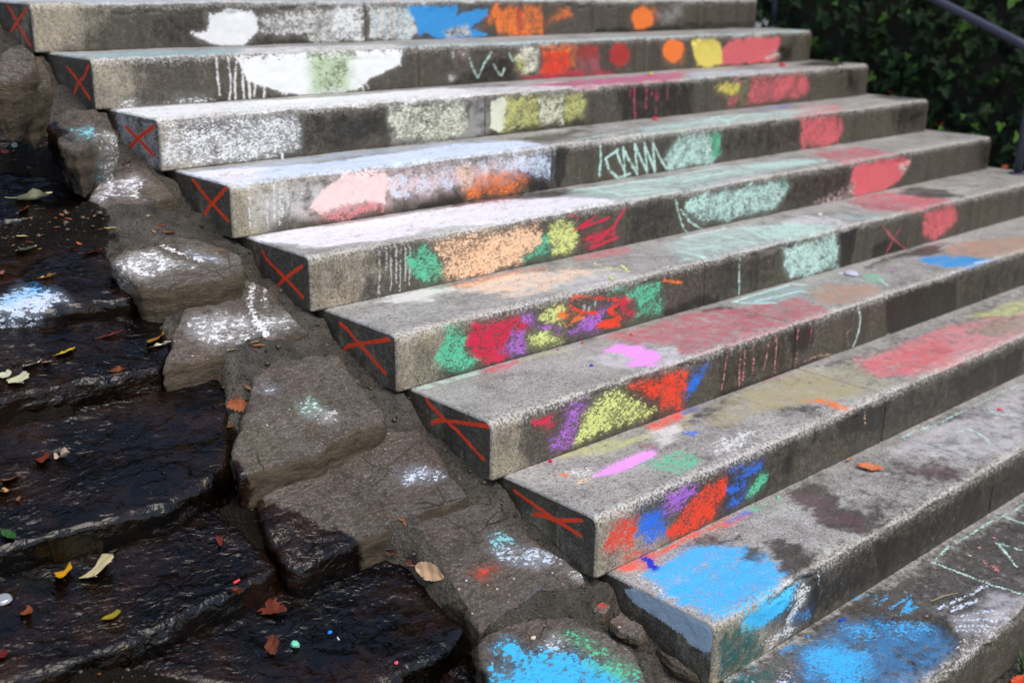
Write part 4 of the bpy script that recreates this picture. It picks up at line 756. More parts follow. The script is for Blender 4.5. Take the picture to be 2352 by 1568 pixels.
def mat_rock():
    s = NT('slate_stone'); st = s.attr('stain'); so_ = s.sep(st.outputs['Color'])
    lay = s.map((3.2, 9, 9), (0, 0, .35)); big = s.noise(5, 5, .6); mid = s.noise(14, 6, .68, vec=lay); fine = s.noise(170, 3, .7); pit = s.noise(38, 4, .7)
    oi = s.t.nodes.new('ShaderNodeObjectInfo').outputs['Random']
    a = s.mix(s.rng(oi, 0., 1.), (.15, .115, .08), (.135, .12, .11))
    base = s.mix(big, a, (.235, .205, .178)); base = s.mix(s.rng(mid, .25, .85, 0, .9), base, (.07, .053, .038)); base = s.mix(s.rng(s.noise(11, 5, .7), .55, .9, 0, .55), base, (.20, .175, .18)); base = s.mix(s.rng(s.noise(4, 5, .75, dist=1.), .5, .85, 0, .6), base, (.06, .045, .032))
    base = s.mix(s.rng(s.noise(7, 5, .7), .68, .98, 0, .6), base, (.22, .11, .05))
    base = s.mix(s.rng(fine, .58, .95, 0, .6), base, (.50, .48, .45)); base = s.mix(s.rng(pit, .36, .05, 0, .7), base, (.04, .034, .028))
    base = s.mix(s.math('MULTIPLY', s.noise(6, 4, .6, lo=.56, hi=.75), .45), base, (.08, .085, .03))
    ck = s.voro(5.5, s.map((1, 1.6, 1), (0, 0, .4)), 'DISTANCE_TO_EDGE')[0]; ckm = s.math('MULTIPLY', s.rng(s.math('ADD', ck, s.math('MULTIPLY', s.math('SUBTRACT', mid, .5), .02)), .012, .002), s.noise(3.3, 2, .5, lo=.56, hi=.62))
    base = s.mix(s.math('MULTIPLY', ckm, .85), base, (.02, .016, .012))
    base = s.mix(s.math('MULTIPLY', so_[2], .8), base, s.mix(s.noise(20, 5, .7, vec=s.map((1, 1, 3.5))), (.05, .036, .02), (.17, .13, .075)))
    base = s.mix(1., base, s.mix(s.noise(2.2, 4, .65), (.46, .42, .38), (.86, .83, .80)), 'MULTIPLY')
    wn = s.math('ADD', so_[0], s.math('MULTIPLY', s.math('SUBTRACT', s.noise(22, 4, .65), .5), .5))
    wet = s.rng(wn, .38, .62, smooth=True)
    wcol = s.mix(1., base, s.mix(s.noise(5.5, 5, .7, lo=.45, hi=.72), (.028, .023, .027), (.28, .15, .085)), 'MULTIPLY')
    base = s.mix(wet, base, wcol)
    v = s.voro(75); cs = s.sep(v['Color']); fl = s.math('MULTIPLY', s.rng(v['Distance'], .24, .14), s.rng(cs[0], .9, .91))
    fl = s.math('MULTIPLY', s.math('MULTIPLY', fl, s.math('SUBTRACT', 1., so_[2])), s.noise(4.5, 2, .5, lo=.42, hi=.6)); fl = s.math('MULTIPLY', fl, s.math('SUBTRACT', 1., s.math('MULTIPLY', wet, .9)))
    base = s.mix(s.math('MULTIPLY', fl, .85), base, s.mix(s.rng(cs[1], .6, .8), (.70, .72, .74), (.75, .42, .50)))
    col, msk = s.chalk(base, 110); s.set('Base Color', col)
    wm = s.math('MULTIPLY', wet, s.math('SUBTRACT', 1., s.math('MULTIPLY', msk, .8)))
    s.set('Roughness', s.rng(wm, 0., 1., .8, .5)); s.set('Specular IOR Level', s.rng(wm, 0., 1., .35, .0))
    h = s.math('ADD', s.math('ADD', s.math('MULTIPLY', mid, 1.), s.math('MULTIPLY', pit, .35)), s.math('MULTIPLY', fine, .22))
    s.set('Normal', s.bump(h, .75, .006))
    # the running film of water
    rip = s.math('ADD', s.noise(46, 3, .5, vec=s.map((.75, 1.15, 1.), (0, 0, -.25)), dist=1.2), s.math('MULTIPLY', s.noise(13, 2, .5), 1.6))
    s.set('Coat Weight', wm); s.set('Coat Roughness', .03); s.set('Coat IOR', 1.4); s.set('Coat Normal', s.bump(rip, s.rng(s.noise(3.2, 3, .6), .15, .9, .12, 1.), .0034)); return s.m
def mat_mortar():
    s = NT('gritty_mortar'); st = s.attr('stain'); so_ = s.sep(st.outputs['Color'])
    big = s.noise(4, 5, .6); mid = s.noise(30, 5, .7); fine = s.noise(220, 3, .75)
    base = s.mix(big, (.22, .188, .14), (.38, .33, .265)); base = s.mix(s.rng(mid, .4, .9, 0, .75), base, (.07, .057, .04))
    base = s.mix(s.rng(fine, .6, .95, 0, .7), base, (.42, .385, .33)); base = s.mix(s.rng(fine, .42, .1, 0, .8), base, (.03, .026, .02)); base = s.mix(s.rng(s.noise(60, 4, .7), .42, .1, 0, .7), base, (.035, .03, .022))
    base = s.mix(s.math('MULTIPLY', s.noise(5.5, 4, .6, lo=.55, hi=.75), .6), base, (.07, .075, .025))
    wet = s.rng(s.math('ADD', so_[0], s.math('MULTIPLY', s.math('SUBTRACT', s.noise(18, 4, .65), .5), .6)), .35, .65, smooth=True)
    base = s.mix(wet, base, s.mix(1., base, (.12, .092, .062), 'MULTIPLY'))
    col, msk = s.chalk(base, 110); s.set('Base Color', col)
    s.set('Roughness', s.rng(wet, 0., 1., .9, .6)); s.set('Specular IOR Level', s.rng(wet, 0., 1., .3, .15)); s.set('Coat Weight', s.math('MULTIPLY', wet, .9)); s.set('Coat Roughness', .07); s.set('Coat IOR', 1.33)
    nb = s.bump(s.math('ADD', mid, s.math('ADD', s.math('MULTIPLY', fine, .5), s.math('MULTIPLY', s.noise(80, 4, .7), 1.4))), 1., .03)
    s.set('Normal', nb); s.set('Coat Normal', nb); return s.m
def mat_leaf():
    s = NT('fallen_leaf'); oi = s.t.nodes.new('ShaderNodeObjectInfo'); c = oi.outputs['Color']
    tc = s.t.nodes.new('ShaderNodeTexCoord').outputs['Object']
    n = s.noise(55, 4, .65, vec=tc); n2 = s.noise(170, 2, .6, vec=tc)
    c = s.mix(s.rng(n, .5, .95, 0, .4), c, s.mix(1., c, (.45, .3, .2), 'MULTIPLY')); c = s.mix(s.rng(n2, .7, .98, 0, .3), c, (.08, .04, .02))
    s.set('Base Color', c); s.set('Roughness', .42); s.set('Specular IOR Level', .4)
    s.set('Subsurface Weight', 0.0)
    wv = s.t.nodes.new('ShaderNodeTexWave'); wv.wave_type = 'BANDS'; wv.bands_direction = 'X'; wv.inputs['Scale'].default_value = 60; s.t.links.new(tc, wv.inputs[0])
    s.set('Normal', s.bump(s.math('ADD', n, s.math('MULTIPLY', wv.outputs[1], .3)), .4, .0015)); return s.m
def mat_ivy():
    s = NT('ivy_leaf'); a = s.attr('tint'); s.set('Base Color', a.outputs['Color']); s.set('Roughness', .55); s.set('Specular IOR Level', .1); return s.m
def mat_plain(name, col, rough=.6, metal=0., nsc=60, amt=.35):
    s = NT(name); n = s.noise(nsc, 4, .6); s.set('Base Color', s.mix(s.math('MULTIPLY', n, amt), col, tuple(v*.45 for v in col)))
    s.set('Roughness', rough); s.set('Metallic', metal); s.set('Normal', s.bump(n, .3, .001)); return s.m
def mat_objcol(name, rough=.9):
    s = NT(name); c = s.t.nodes.new('ShaderNodeObjectInfo').outputs['Color']; n = s.noise(260, 3, .6)
    s.set('Base Color', s.mix(s.math('MULTIPLY', n, .3), c, (.5, .48, .45), 'MULTIPLY')); s.set('Roughness', rough); s.set('Normal', s.bump(n, .5, .001)); return s.m
CON = mat_concrete(); ROCK = mat_rock(); MORT = mat_mortar(); LEAF = mat_leaf(); IVY = mat_ivy(); CHK = mat_objcol('chalk_stick')
RAILM = mat_plain('dark_blue_grey_steel', (.045, .047, .075), .38, .0, 90, .3); SOIL = mat_plain('dark_soil', (.018, .014, .009), .95, 0, 30, .5)
# ------------------------------------------------------------ the steps
NR = .024; DEEP = RUN+.06
STEP_LABELS = {0: 'top concrete step with white patch, blue smear and orange paint circle', 1: 'second step from the top with broad white paint and orange dots',
 2: 'third step from the top, its left end washed white with grey streaks', 3: 'fourth step from the top with white tread and mint scribbled letters',
 4: 'fifth step from the top with peach, lime and crimson chalk patches', 5: 'sixth step from the top with crimson, purple and green chalk scribbles',
 6: 'seventh step from the top with a lime green chalk triangle', 7: 'eighth step from the top with red and blue chalk ovals',
 8: 'ninth step from the top with bright sky blue painted corner', 9: 'lowest visible step with smeared blue chalk swirl in the bottom right corner'}
def make_step(k):
    x0 = SA*k; x1 = WID+SB*k; L = x1-x0; org = Vector((x0, -k*RUN, -(k+1)*RISE))
    root = empty('concrete_step', org); tag(root, STEP_LABELS[k], 'step', 'concrete steps of the staircase')
    # profile: (y, z, ny, nz, face)
    prof = []
    for i in range(29): prof.append((0, (RISE-NR)*i/28, -1, 0, 0))
    for i in range(1, 7):
        a = (math.pi/2)*i/7; prof.append((NR-NR*math.cos(a), RISE-NR+NR*math.sin(a), -math.cos(a), math.sin(a), 0 if a < math.pi/4 else 1))
    deep = DEEP if k else .5
    nt_ = 52
    for i in range(nt_+1): prof.append((NR+(deep-NR)*i/nt_, RISE, 0, 1, 1))
    prof = np.array(prof); nP = len(prof)
    ends = [0]+[j for j in JOINTS[k] if .15 < j < L-.15]+[L]
    for bi in range(len(ends)-1):
        a, b = ends[bi]+(0 if bi == 0 else .0022), ends[bi+1]-(0 if bi == len(ends)-2 else .0022)
        us = [a]; rb = .007 if bi == 0 else .0035
        us += [a+rb*(1-math.cos(t)) for t in (.5, .9, 1.25)]+[a+rb]
        u = a+rb
        while u < b-.008: u += .0042+.0011*u; us.append(min(u, b-.0045))
        us += [b-.0035*(1-math.cos(t)) for t in (1.25, .9, .5)]+[b]
        us = np.array(sorted(set(us))); nU = len(us)
        da = us-a; db = b-us; rbB = .0035
        ins = np.where(da < rb, rb-np.sqrt(np.maximum(rb*rb-(rb-da)**2, 0)), 0)+np.where(db < rbB, rbB-np.sqrt(np.maximum(rbB**2-(rbB-db)**2, 0)), 0)
        U, I = np.meshgrid(us, np.arange(nP), indexing='ij'); U = U.ravel(); I = I.ravel(); IN = np.repeat(ins, nP)
        Y = prof[I, 0]; Z = prof[I, 1]; NY = prof[I, 2]; NZ = prof[I, 3]; FC = prof[I, 4]
        Wp = np.stack([U+x0, Y-k*RUN, Z-(k+1)*RISE], 1)
        fade = sstep(0, .012, np.repeat(np.minimum(da, db), nP))
        nose = np.exp(-((Y/.03)**2+((RISE-Z)/.03)**2))
        disp = (fbm(Wp*7, 3, 3)-.5)*.006+(fbm(Wp*55, 9, 3)-.5)*.0022+nose*((fbm(Wp*34, 21, 4)-.5)*.013+(fbm(Wp*5, 22, 3)-.5)*.016-.001-.020*sstep(.62, .78, fbm(Wp*np.array([11, 36, 36]), 33, 3)))
        disp = disp*fade-IN
        V = np.stack([U, Y+NY*disp, Z+NZ*disp], 1)
        q = (np.arange(nU-1)[:, None]*nP+np.arange(nP-1)[None]).ravel()
        F = np.stack([q, q+nP, q+nP+1, q+1], 1)
        n0 = len(V); blk = [V]; fcs = [F]
        # back and underside closing strips
        ex = np.concatenate([np.stack([us, np.full(nU, deep), np.zeros(nU)], 1)]); blk.append(ex)
        c = np.arange(nU-1); fcs.append(np.stack([c*nP+nP-1, (c+1)*nP+nP-1, n0+c+1, n0+c], 1)); fcs.append(np.stack([n0+c, n0+c+1, (c+1)*nP, c*nP], 1))
        nb = n0+nU
        capinfo = []
        for side, uu, rr, fine in ((0, a, rb, bi == 0), (1, b, rbB, False)):
            nd, nv = (112, 48) if fine else (14, 8)
            dd = np.concatenate([rr+(NR)*np.linspace(0, 1, 6)[:-1]**1.6, np.linspace(rr+NR, deep, nd)])
            rin = NR-rr
            t = np.clip(rr+rin-dd, 0, rin); top = RISE-rr-(rin-np.sqrt(np.maximum(rin*rin-t*t, 0)))
            vv = np.linspace(0, 1, nv); D, Q = np.meshgrid(dd, vv, indexing='ij'); Zc = Q*np.repeat(top, nv).reshape(D.shape)
            D = D.ravel(); Zc = Zc.ravel(); Xc = np.full(D.shape, uu)
            if fine:
                Wc = np.stack([Xc+x0, D-k*RUN, Zc-(k+1)*RISE], 1); ed = np.minimum(np.minimum(D-rr, np.repeat(top, nv)-Zc), .01)/.01
                Xc = Xc+ed*((fbm(Wc*9, 5, 3)-.5)*.006+(fbm(Wc*60, 8, 2)-.5)*.002)
            blk.append(np.stack([Xc, D, Zc], 1)); m_ = len(dd)
            q = (nb+np.arange(m_-1)[:, None]*nv+np.arange(nv-1)[None]).ravel()
            f4 = np.stack([q, q+1, q+nv+1, q+nv], 1); fcs.append(f4 if side == 0 else f4[:, ::-1])
            if fine: capinfo = (nb, D, Zc)
            nb += len(D)
        V = np.concatenate(blk); F = np.concatenate(fcs)
        me = mesh_np('concrete_block', V, F); pt = Paint(len(V))
        fmask = np.zeros(len(V), int)-1; fmask[:n0] = FC
        Wv = V+np.array(org); wx = fbm(Wv*30, 41, 3)-.5; wy = fbm(Wv*30, 47, 3)-.5; nz = fbm(Wv*14, 53, 3)
        tr_ = fmask == 1; Ws = Wv[tr_]*np.array([9., 48., 1.]); wx[tr_] = (fbm(Ws, 42, 4)-.5)*2.6; wy[tr_] = (fbm(Ws, 48, 4)-.5)*1.5; nz[tr_] = fbm(Wv[tr_]*np.array([5., 34., 1.]), 54, 4)
        # grime on risers, cleaner near the left corner and the worn nose
        rz = fmask == 0; tr = fmask == 1
        g = fbm(Wv*np.array([2.2, 2.2, 5]), 61, 4)
        uu_ = V[:, 0]; zz = V[:, 2]; yy_ = V[:, 1]
        ns = np.zeros(len(V)); ns[:n0] = nose
        corner = sstep(.02, .42, uu_+(g-.5)*.35)
        pt.st[rz, 1] = np.clip((.24+1.5*corner[rz])*(.55+1.3*(g[rz]-.2)), 0, 1.4)
        pt.st[tr, 1] = np.clip(.12+.5*(g[tr]-.42)+.12*corner[tr], 0, 1)
        pt.st[:, 2] = ns*.58*(.35+1.2*g)+tr*.1; pt.st[:, 3] = np.clip(tr*1.+0, 0, 1)*sstep(.1, .9, 1-ns*.6)
        idx = np.arange(len(V))
        for face, mode, col, cov, soft, wd, hatch, pts in MARKS.get(k, []):
            if face == 'L':
                if bi: continue
                nb0, D, Zc = capinfo; ii = idx[nb0:nb0+len(D)]
                pt.mark(ii, D*1000, Zc*1000, (wx[ii]*.25, wy[ii]*.25, nz[ii]), mode, col, cov, soft, wd, hatch, pts)
            else:
                if mode == 'p' and .5 < cov < 1 and not hatch: hatch = ((abs(pts[0][0])*7) % 40-5 if face == 'F' else 8, .02, .38)
                ii = idx[rz] if face == 'F' else idx[tr]
                if face == 'T' and mode == 'p' and cov > .8: pt.mark(ii, V[ii, 0]*1000, V[ii, 1]*1000, (wx[ii]*2, wy[ii]*2, nz[ii]), 'd', col, .8, 55, wd, None, pts)
                if face == 'F' and mode == 'p' and cov > .5: pt.mark(ii, V[ii, 0]*1000, V[ii, 2]*1000, (wx[ii]*2, wy[ii]*2, nz[ii]), 'd', col, .34, 60, wd, None, pts)
                pt.mark(ii, V[ii, 0]*1000, (V[ii, 2] if face == 'F' else V[ii, 1])*1000, (wx[ii]*2, wy[ii]*2, nz[ii]), mode, col, cov, soft, wd, hatch, pts)
        if bi == 0:
            nb0, D, Zc = capinfo; ii = idx[nb0:nb0+len(D)]; pt.st[ii, 1] = np.clip(.72+.7*(g[ii]-.4), 0, 1.3)
            e = np.exp(-np.maximum(RISE-Zc, 0)/.006)+np.exp(-np.maximum(D, 0)/.006); pt.st[ii, 2] = np.clip(e*.5, 0, .6)
        wear = 1-np.clip(ns*(.15+.9*g), 0, .8); pt.ch *= wear[:, None]; pt.du *= wear[:, None]
        pt.apply(me); link('concrete_block', me, CON, root)
    return root
for k in range(10): make_step(k)
# ground at the foot and landing behind the top step
def slab(name, x0, x1, y0, y1, z, n=60, amp=.01, mat=MORT):
    X, Y = np.meshgrid(np.linspace(x0, x1, n), np.linspace(y0, y1, n), indexing='ij'); P = np.stack([X.ravel(), Y.ravel(), np.full(X.size, z)], 1)
    P[:, 2] += (fbm(P*4, 71, 4)-.5)*amp
    q = (np.arange(n-1)[:, None]*n+np.arange(n-1)[None]).ravel()
    me = mesh_np(name, P, np.stack([q, q+n, q+n+1, q+1], 1)); p = Paint(len(P)); p.st[:, 1] = .4; p.apply(me)
    return tag(link(name, me, mat), kind='structure')
slab('landing', -.4, WID+.2, .44, 4.2, -.012, 60, .004, CON)
slab('path', -6, 9, -9, -8.9*RUN, -1.52, 90, .02)
# ------------------------------------------------------------ rock cascade beside the steps
WL = np.array(sorted(WETLINE)); 
def wet_at(P):
    xw = np.interp(P[:, 1], WL[:, 0], WL[:, 1]); return .5+(xw-P[:, 0])/.10+(fbm(P*9, 81, 4)-.5)*1.5
ROCK_GROUP = {'edge_stone': 'dry stones along the stair edge', 'loose_stone': 'small loose stones by the lowest steps', 'wet_ledge_stone': 'wet ledge stones of the cascade'}
bvhs = []
def make_rock(i, name, z, thick, wet, dark, rough, tilt, label, pts, marks):
    pts = np.array(pts); c = pts.mean(0); N = 150
    if name != 'loose_stone': pts = pts+np.stack([0*pts[:, 0], (.09 if wet > .8 else .045)*sstep(-.02, .08, pts[:, 1]-c[1])], 1); c = pts.mean(0)
    # resample the outline, rounded and roughened
    Q = np.vstack([pts, pts[:1]]); seg = np.linalg.norm(np.diff(Q, axis=0), axis=1); s = np.r_[0, np.cumsum(seg)]; t = np.linspace(0, s[-1], N, endpoint=False)
    O = np.stack([np.interp(t, s, Q[:, 0]), np.interp(t, s, Q[:, 1])], 1)
    for _ in range(1): O = .5*O+.25*(np.roll(O, 1, 0)+np.roll(O, -1, 0))
    O3 = np.concatenate([O, np.full((N, 1), z)], 1); nrm = O-c; nrm /= np.linalg.norm(nrm, axis=1)[:, None]+1e-9
    O = O+nrm*((fbm(O3*30, 90+i, 4)-.5)*.028)[:, None]
    small = s[-1] < .8
    nr = 44; rings = []; side = []
    fs = np.linspace(0, 1, nr)**.8
    V = [np.array([[c[0], c[1], z]])]
    for f in fs[1:]: V.append(np.concatenate([c+(O-c)*f, np.full((N, 1), z)], 1))
    top_n = 1+N*(nr-1); T = np.concatenate(V)
    # slate-like flaking: soft terraces plus small relief
    rim = np.r_[0, np.repeat(fs[1:], N)]
    lay = fbm(T*np.array([4.2, 9, 1]), 130+i, 4); q = lay*5; st = (np.floor(q)+sstep(.84, 1, q-np.floor(q)))/5
    hh = (st-.5)*(.026 if not small else .008)*rough+(fbm(T*26, 150+i, 4)-.5)*.008*rough
    if wet > .8: hh = hh*.55+(fbm(T*np.array([5, 11, 1]), 155+i, 4)-.5)*.014
    hh -= .007*sstep(.93, 1, rim)**2*(.3+1.4*fbm(T*30, 170+i, 2))
    tx = rng.normal(0, .01); hh += (T[:, 0]-c[0])*tx+tilt[0]*(T[:, 1]-tilt[1])
    T[:, 2] += hh
    Vs = [T]; ns = 13; base = T[-N:].copy()
    for j in range(1, ns+1):
        f = j/ns; P = base.copy(); P[:, 2] = base[:, 2]-thick*f
        d = (fbm(P*np.array([12, 12, 70]), 190+i, 4)-.5)*.026+.004*math.sin(min(f*6, 1)*1.57)-.03*f*f
        P[:, :2] += nrm*d[:, None]; Vs.append(P)
    A = np.concatenate(Vs); F = []
    tri = []
    for a in range(N): tri.append((0, 1+a, 1+(a+1) % N))
    q4 = []
    nring = (nr-1)+ns
    ar = np.arange(N); ar2 = (ar+1) % N
    for r_ in range(nring-1): q4.append(np.stack([1+r_*N+ar, 1+(r_+1)*N+ar, 1+(r_+1)*N+ar2, 1+r_*N+ar2], 1))
    q4 = np.concatenate(q4); F = [tuple(x) for x in tri]+[tuple(x) for x in q4]
    org = np.array([c[0], c[1], z-thick])
    me = bpy.data.meshes.new(name); me.from_pydata((A-org).tolist(), [], F); me.update()
    me.polygons.foreach_set('use_smooth', np.ones(len(F), bool))
    pt = Paint(len(A)); wv = wet_at(A); 
    pt.st[:, 0] = np.clip(wv+2.5, 0, 1) if wet > .8 else np.clip(wv+(wet-.25)*1.6-.35, 0, 1)
    pt.st[:, 1] = dark*.5; pt.st[top_n-N:, 2] = 1.
    wx = fbm(A*26, 41, 3)-.5; wy = fbm(A*26, 47, 3)-.5; nz = fbm(A*14, 53, 3); idx = np.arange(len(A))
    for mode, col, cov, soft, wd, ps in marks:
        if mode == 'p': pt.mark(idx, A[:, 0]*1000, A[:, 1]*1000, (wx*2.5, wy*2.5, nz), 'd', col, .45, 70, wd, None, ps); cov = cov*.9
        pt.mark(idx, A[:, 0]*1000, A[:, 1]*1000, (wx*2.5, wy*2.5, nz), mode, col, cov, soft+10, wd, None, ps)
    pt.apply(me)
    o = link(name, me, ROCK, None, org); tag(o, label, 'stone', ROCK_GROUP[name])
    return O, z, tilt
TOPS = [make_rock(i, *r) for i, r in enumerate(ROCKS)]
# mortar bed under and between the stones
def make_bed():
    xs = np.arange(-2.4, .62, .0095); ys = np.arange(-3.5, .9, .0095); nx, ny = len(xs), len(ys)
    X, Y = np.meshgrid(xs, ys, indexing='ij'); X = X.ravel(); Y = Y.ravel(); P = np.stack([X, Y, 0*X], 1)
    kk = -Y/RUN; k0 = np.ceil(kk-1e-6); t = 1-(kk-(k0-1)); t = np.clip(k0-kk, 0, 1)       # 0 at a step front, 1 under the step above
    near = -(k0+1)*RISE+.07*sstep(.0, .75, t)+.08*sstep(.72, 1.0, t)-.014
    far = .486*Y-.144
    far = far-.054*sstep(.24, .48, SA*kk-X)
    xl = SA*kk; dist = xl-X; f = sstep(.0, .2, dist)
    Z = near*(1-f)+far*f
    Z += (fbm(P*np.array([4, 9, 1]), 201, 4)-.5)*.04*sstep(-.02, .12, dist)+(fbm(P*26, 205, 4)-.5)*.034+(fbm(P*75, 206, 3)-.5)*.016
    low = np.zeros(X.shape, bool)
    for O, z, tl in TOPS:
        sdv = poly_sd(X, Y, [tuple(p) for p in O]); zt = z-.03+tl[0]*(Y-tl[1])
        wgt = sstep(-.006, .022, sdv); Z = np.where(Z > zt, Z*(1-wgt)+zt*wgt, Z)
    Z = np.where(dist < -.03, Z-.05, Z)
    V = np.stack([X, Y, Z], 1); q = (np.arange(nx-1)[:, None]*ny+np.arange(ny-1)[None]).ravel()
    me = mesh_np('mortar_bed', V, np.stack([q, q+ny, q+ny+1, q+1], 1)); pt = Paint(len(V)); pt.st[:, 0] = np.clip(wet_at(V)+.1, 0, 1); pt.st[:, 1] = .5
    pt.apply(me); return tag(link('cascade_bed', me, MORT), kind='structure')
bed = make_bed()
# ------------------------------------------------------------ handrail
P1 = Vector((3.883, -.024, -.15)); P2 = Vector((3.948, -1.401, -.75))
hr = empty('handrail', P2); tag(hr, 'dark blue grey steel handrail running down the right side of the steps', 'handrail')
A = Vector((3.948, -1.345, -.171)); D = (Vector((3.948, -.891, .0136))-A).normalized()
def railpt(y): return A+D*((y-A.y)/D.y)
rp = [railpt(y)-P2 for y in (-1.60, -1.3, -.6, .1, .45)]; rp[3].x -= .04; rp[4].x -= .06
link('rail', tube(rp, .021, 14), RAILM, hr)
for b in (P2, P1):
    top = railpt(b.y); top.x = b.x+(0 if b is P2 else .02); top.z -= .012
    po = link('post', tube([b-P2+Vector((0, 0, -.02)), (b+top)/2-P2, top-P2], .0185, 14), RAILM, hr)
    link('base_flange', tube([Vector((0, 0, -.004)), Vector((0, 0, .004)), Vector((0, 0, .0075))], [.042, .042, .036], 18), RAILM, po, b-P2)
# ------------------------------------------------------------ ivy on the bank right of the steps
def leaf_cards(C, Nn, size, tint, lobes=True):
    """five-lobed ivy leaves, folded along the midrib"""
    n = len(C); sh = np.array([(0, -.15), (.42, -.42), (.62, .02), (.30, .18), (.28, .55), (0, 1.0), (-.28, .55), (-.30, .18), (-.62, .02), (-.42, -.42)])
    up_ = np.tile(np.array([0, 0, 1.]), (n, 1)); a = np.cross(up_, Nn); a /= np.linalg.norm(a, axis=1)[:, None]+1e-9; b = np.cross(Nn, a)
    th = rng.normal(math.pi, .7, n); ca, sa = np.cos(th)[:, None], np.sin(th)[:, None]; a, b = a*ca+b*sa, b*ca-a*sa
    m_ = len(sh); V = np.zeros((n, m_+1, 3))
    V[:, 0] = C+Nn*0.0
    for j, (x, y) in enumerate(sh): V[:, j+1] = C+a*(x*size)[:, None]+b*(y*size)[:, None]+Nn*((abs(x)*.28-.12*y*y)*size)[:, None]
    base = np.arange(n)[:, None]*(m_+1); F = []
    for j in range(m_): F.append(np.concatenate([base, base+1+j, base+1+(j+1) % m_], 1))
    F = np.stack(F, 1).reshape(-1, 3); T = np.repeat(tint, m_+1, axis=0)
    return V.reshape(-1, 3), F, T
def tinted(name, V, F, T, mat):
    me = mesh_np(name, V, F, False); at = me.attributes.new('tint', 'FLOAT_COLOR', 'POINT')
    at.data.foreach_set('color', np.concatenate([T, np.ones((len(T), 1))], 1).astype(np.float32).ravel()); me.materials.append(mat); return me
def ivy_tint(n, bright=.06):
    b = rng.random((n, 1)); t = np.array([[.004, .010, .005]])*(1-b)+np.array([[.014, .032, .009]])*b
    k = rng.random(n) < bright; t[k] = np.array([.075, .16, .025])*rng.uniform(.5, 1.5, (k.sum(), 1)); return t
def bank(y, t):
    """surface of the planted bank: y along the steps, t from 0 at the step ends to 1 at the top"""
    k = -y/RUN; xr = WID+SB*k; zs = np.minimum(-np.clip(k, 0, 10)*RISE, 0)
    bul = np.sin(np.clip(t, 0, 1)*2.6)*.06
    x = xr+.15+.62*np.maximum(t-.04, 0)**1.3+.10*(fbm(np.stack([y*2.2, t*3, 0*y], 1), 301, 3)-.5)-bul*.3
    z = zs-.22+2.5*t+.12*(fbm(np.stack([y*2.7, t*4, 0*y+5], 1), 307, 3)-.5)
    return np.stack([x, y+0*t, z], 1)
hedge = empty('ivy_bank', (4.3, -.6, -.6)); tag(hedge, 'dark green ivy covered bank behind the handrail', 'ivy')
ho = np.array([4.3, -.6, -.6])
Yg, Tg = np.meshgrid(np.linspace(-4, 4.5, 120), np.linspace(-.08, 1.05, 40), indexing='ij')
G = bank(Yg.ravel(), Tg.ravel()); G[:, 0] += .07; q = (np.arange(119)[:, None]*40+np.arange(39)[None]).ravel()
link('soil', mesh_np('soil', G-ho, np.stack([q, q+1, q+41, q+40], 1)), SOIL, hedge)
n = 15000; yy = rng.uniform(-3.6, 4.2, n); tt = rng.random(n)**1.15
C_ = bank(yy, tt)+rng.normal(0, .035, (n, 3)); Nn = np.stack([-np.ones(n), -.35+0*yy, .55+0*yy], 1)+rng.normal(0, .38, (n, 3)); Nn /= np.linalg.norm(Nn, axis=1)[:, None]
V, F, T = leaf_cards(C_-ho, Nn, rng.uniform(.02, .06, n), ivy_tint(n, .05))
f_ = link('foliage', tinted('foliage', V, F, T, IVY), None, hedge); f_['kind'] = 'stuff'
# nearer sprays that reach over the step ends, leaf by leaf
lm = []
for v in range(5):
    V, F, T = leaf_cards(np.zeros((1, 3)), np.array([[0.02, -.98, .2]]), np.array([.045]), np.array([[.03, .07, .018], [.055, .12, .02], [.02, .045, .014], [.085, .17, .03], [.04, .08, .02]])[v:v+1]); lm.append(tinted('ivy_leaf', V, F, T, IVY))
for i in range(130):
    y = rng.uniform(-2.3, .9); t = rng.random()**2*.5; p = bank(np.array([y]), np.array([t]))[0]+np.array([-.06, -.02, .02])+rng.normal(0, .02, 3)
    o = link('leaf', lm[i % 5], None, hedge, tuple(p-ho), (rng.normal(0, .5), rng.normal(0, .5), rng.normal(-.9, .5))); s_ = rng.uniform(.7, 1.15); o.scale = (s_, s_, s_)
# ------------------------------------------------------------ evergreen trees beyond the steps, out of view, sized to darken wet stone reflections
# added unseen hedge behind the landing, blocks low sky from the wet stone reflections
hd = empty('added_hedge', (-.5, 5.0, 0)); tag(hd, 'added unseen dark hedge behind the landing at the top of the steps', 'hedge')
bm = bmesh.new(); bmesh.ops.create_cube(bm, size=1); bmesh.ops.subdivide_edges(bm, edges=bm.edges[:], cuts=14, use_grid_fill=True)
for v in bm.verts:
    v.co = Vector((v.co.x*13, v.co.y*.9, (v.co.z+.5)*3.0-.4)); v.co += Vector((0, .25*math.sin(v.co.x*1.9), .18*math.sin(v.co.x*1.3+1)))
me = bpy.data.meshes.new('hedge_core'); bm.to_mesh(me); bm.free(); link('hedge_core', me, SOIL, hd)
n = 9000; C_ = np.stack([rng.uniform(-6.6, 6.6, n), -.5+rng.normal(0, .1, n), rng.uniform(-.3, 2.8, n)], 1); C_[:, 1] += .25*np.sin(C_[:, 0]*1.9)
tp_ = rng.random(n) < .25; C_[tp_, 2] = 2.65+.18*np.sin(C_[tp_, 0]*1.3+1)+rng.normal(0, .06, tp_.sum()); C_[tp_, 1] = rng.uniform(-.5, .5, tp_.sum())
Nn = np.stack([0*yy[:n], -np.ones(n), .5+0*yy[:n]], 1)+rng.normal(0, .5, (n, 3)); Nn /= np.linalg.norm(Nn, axis=1)[:, None]
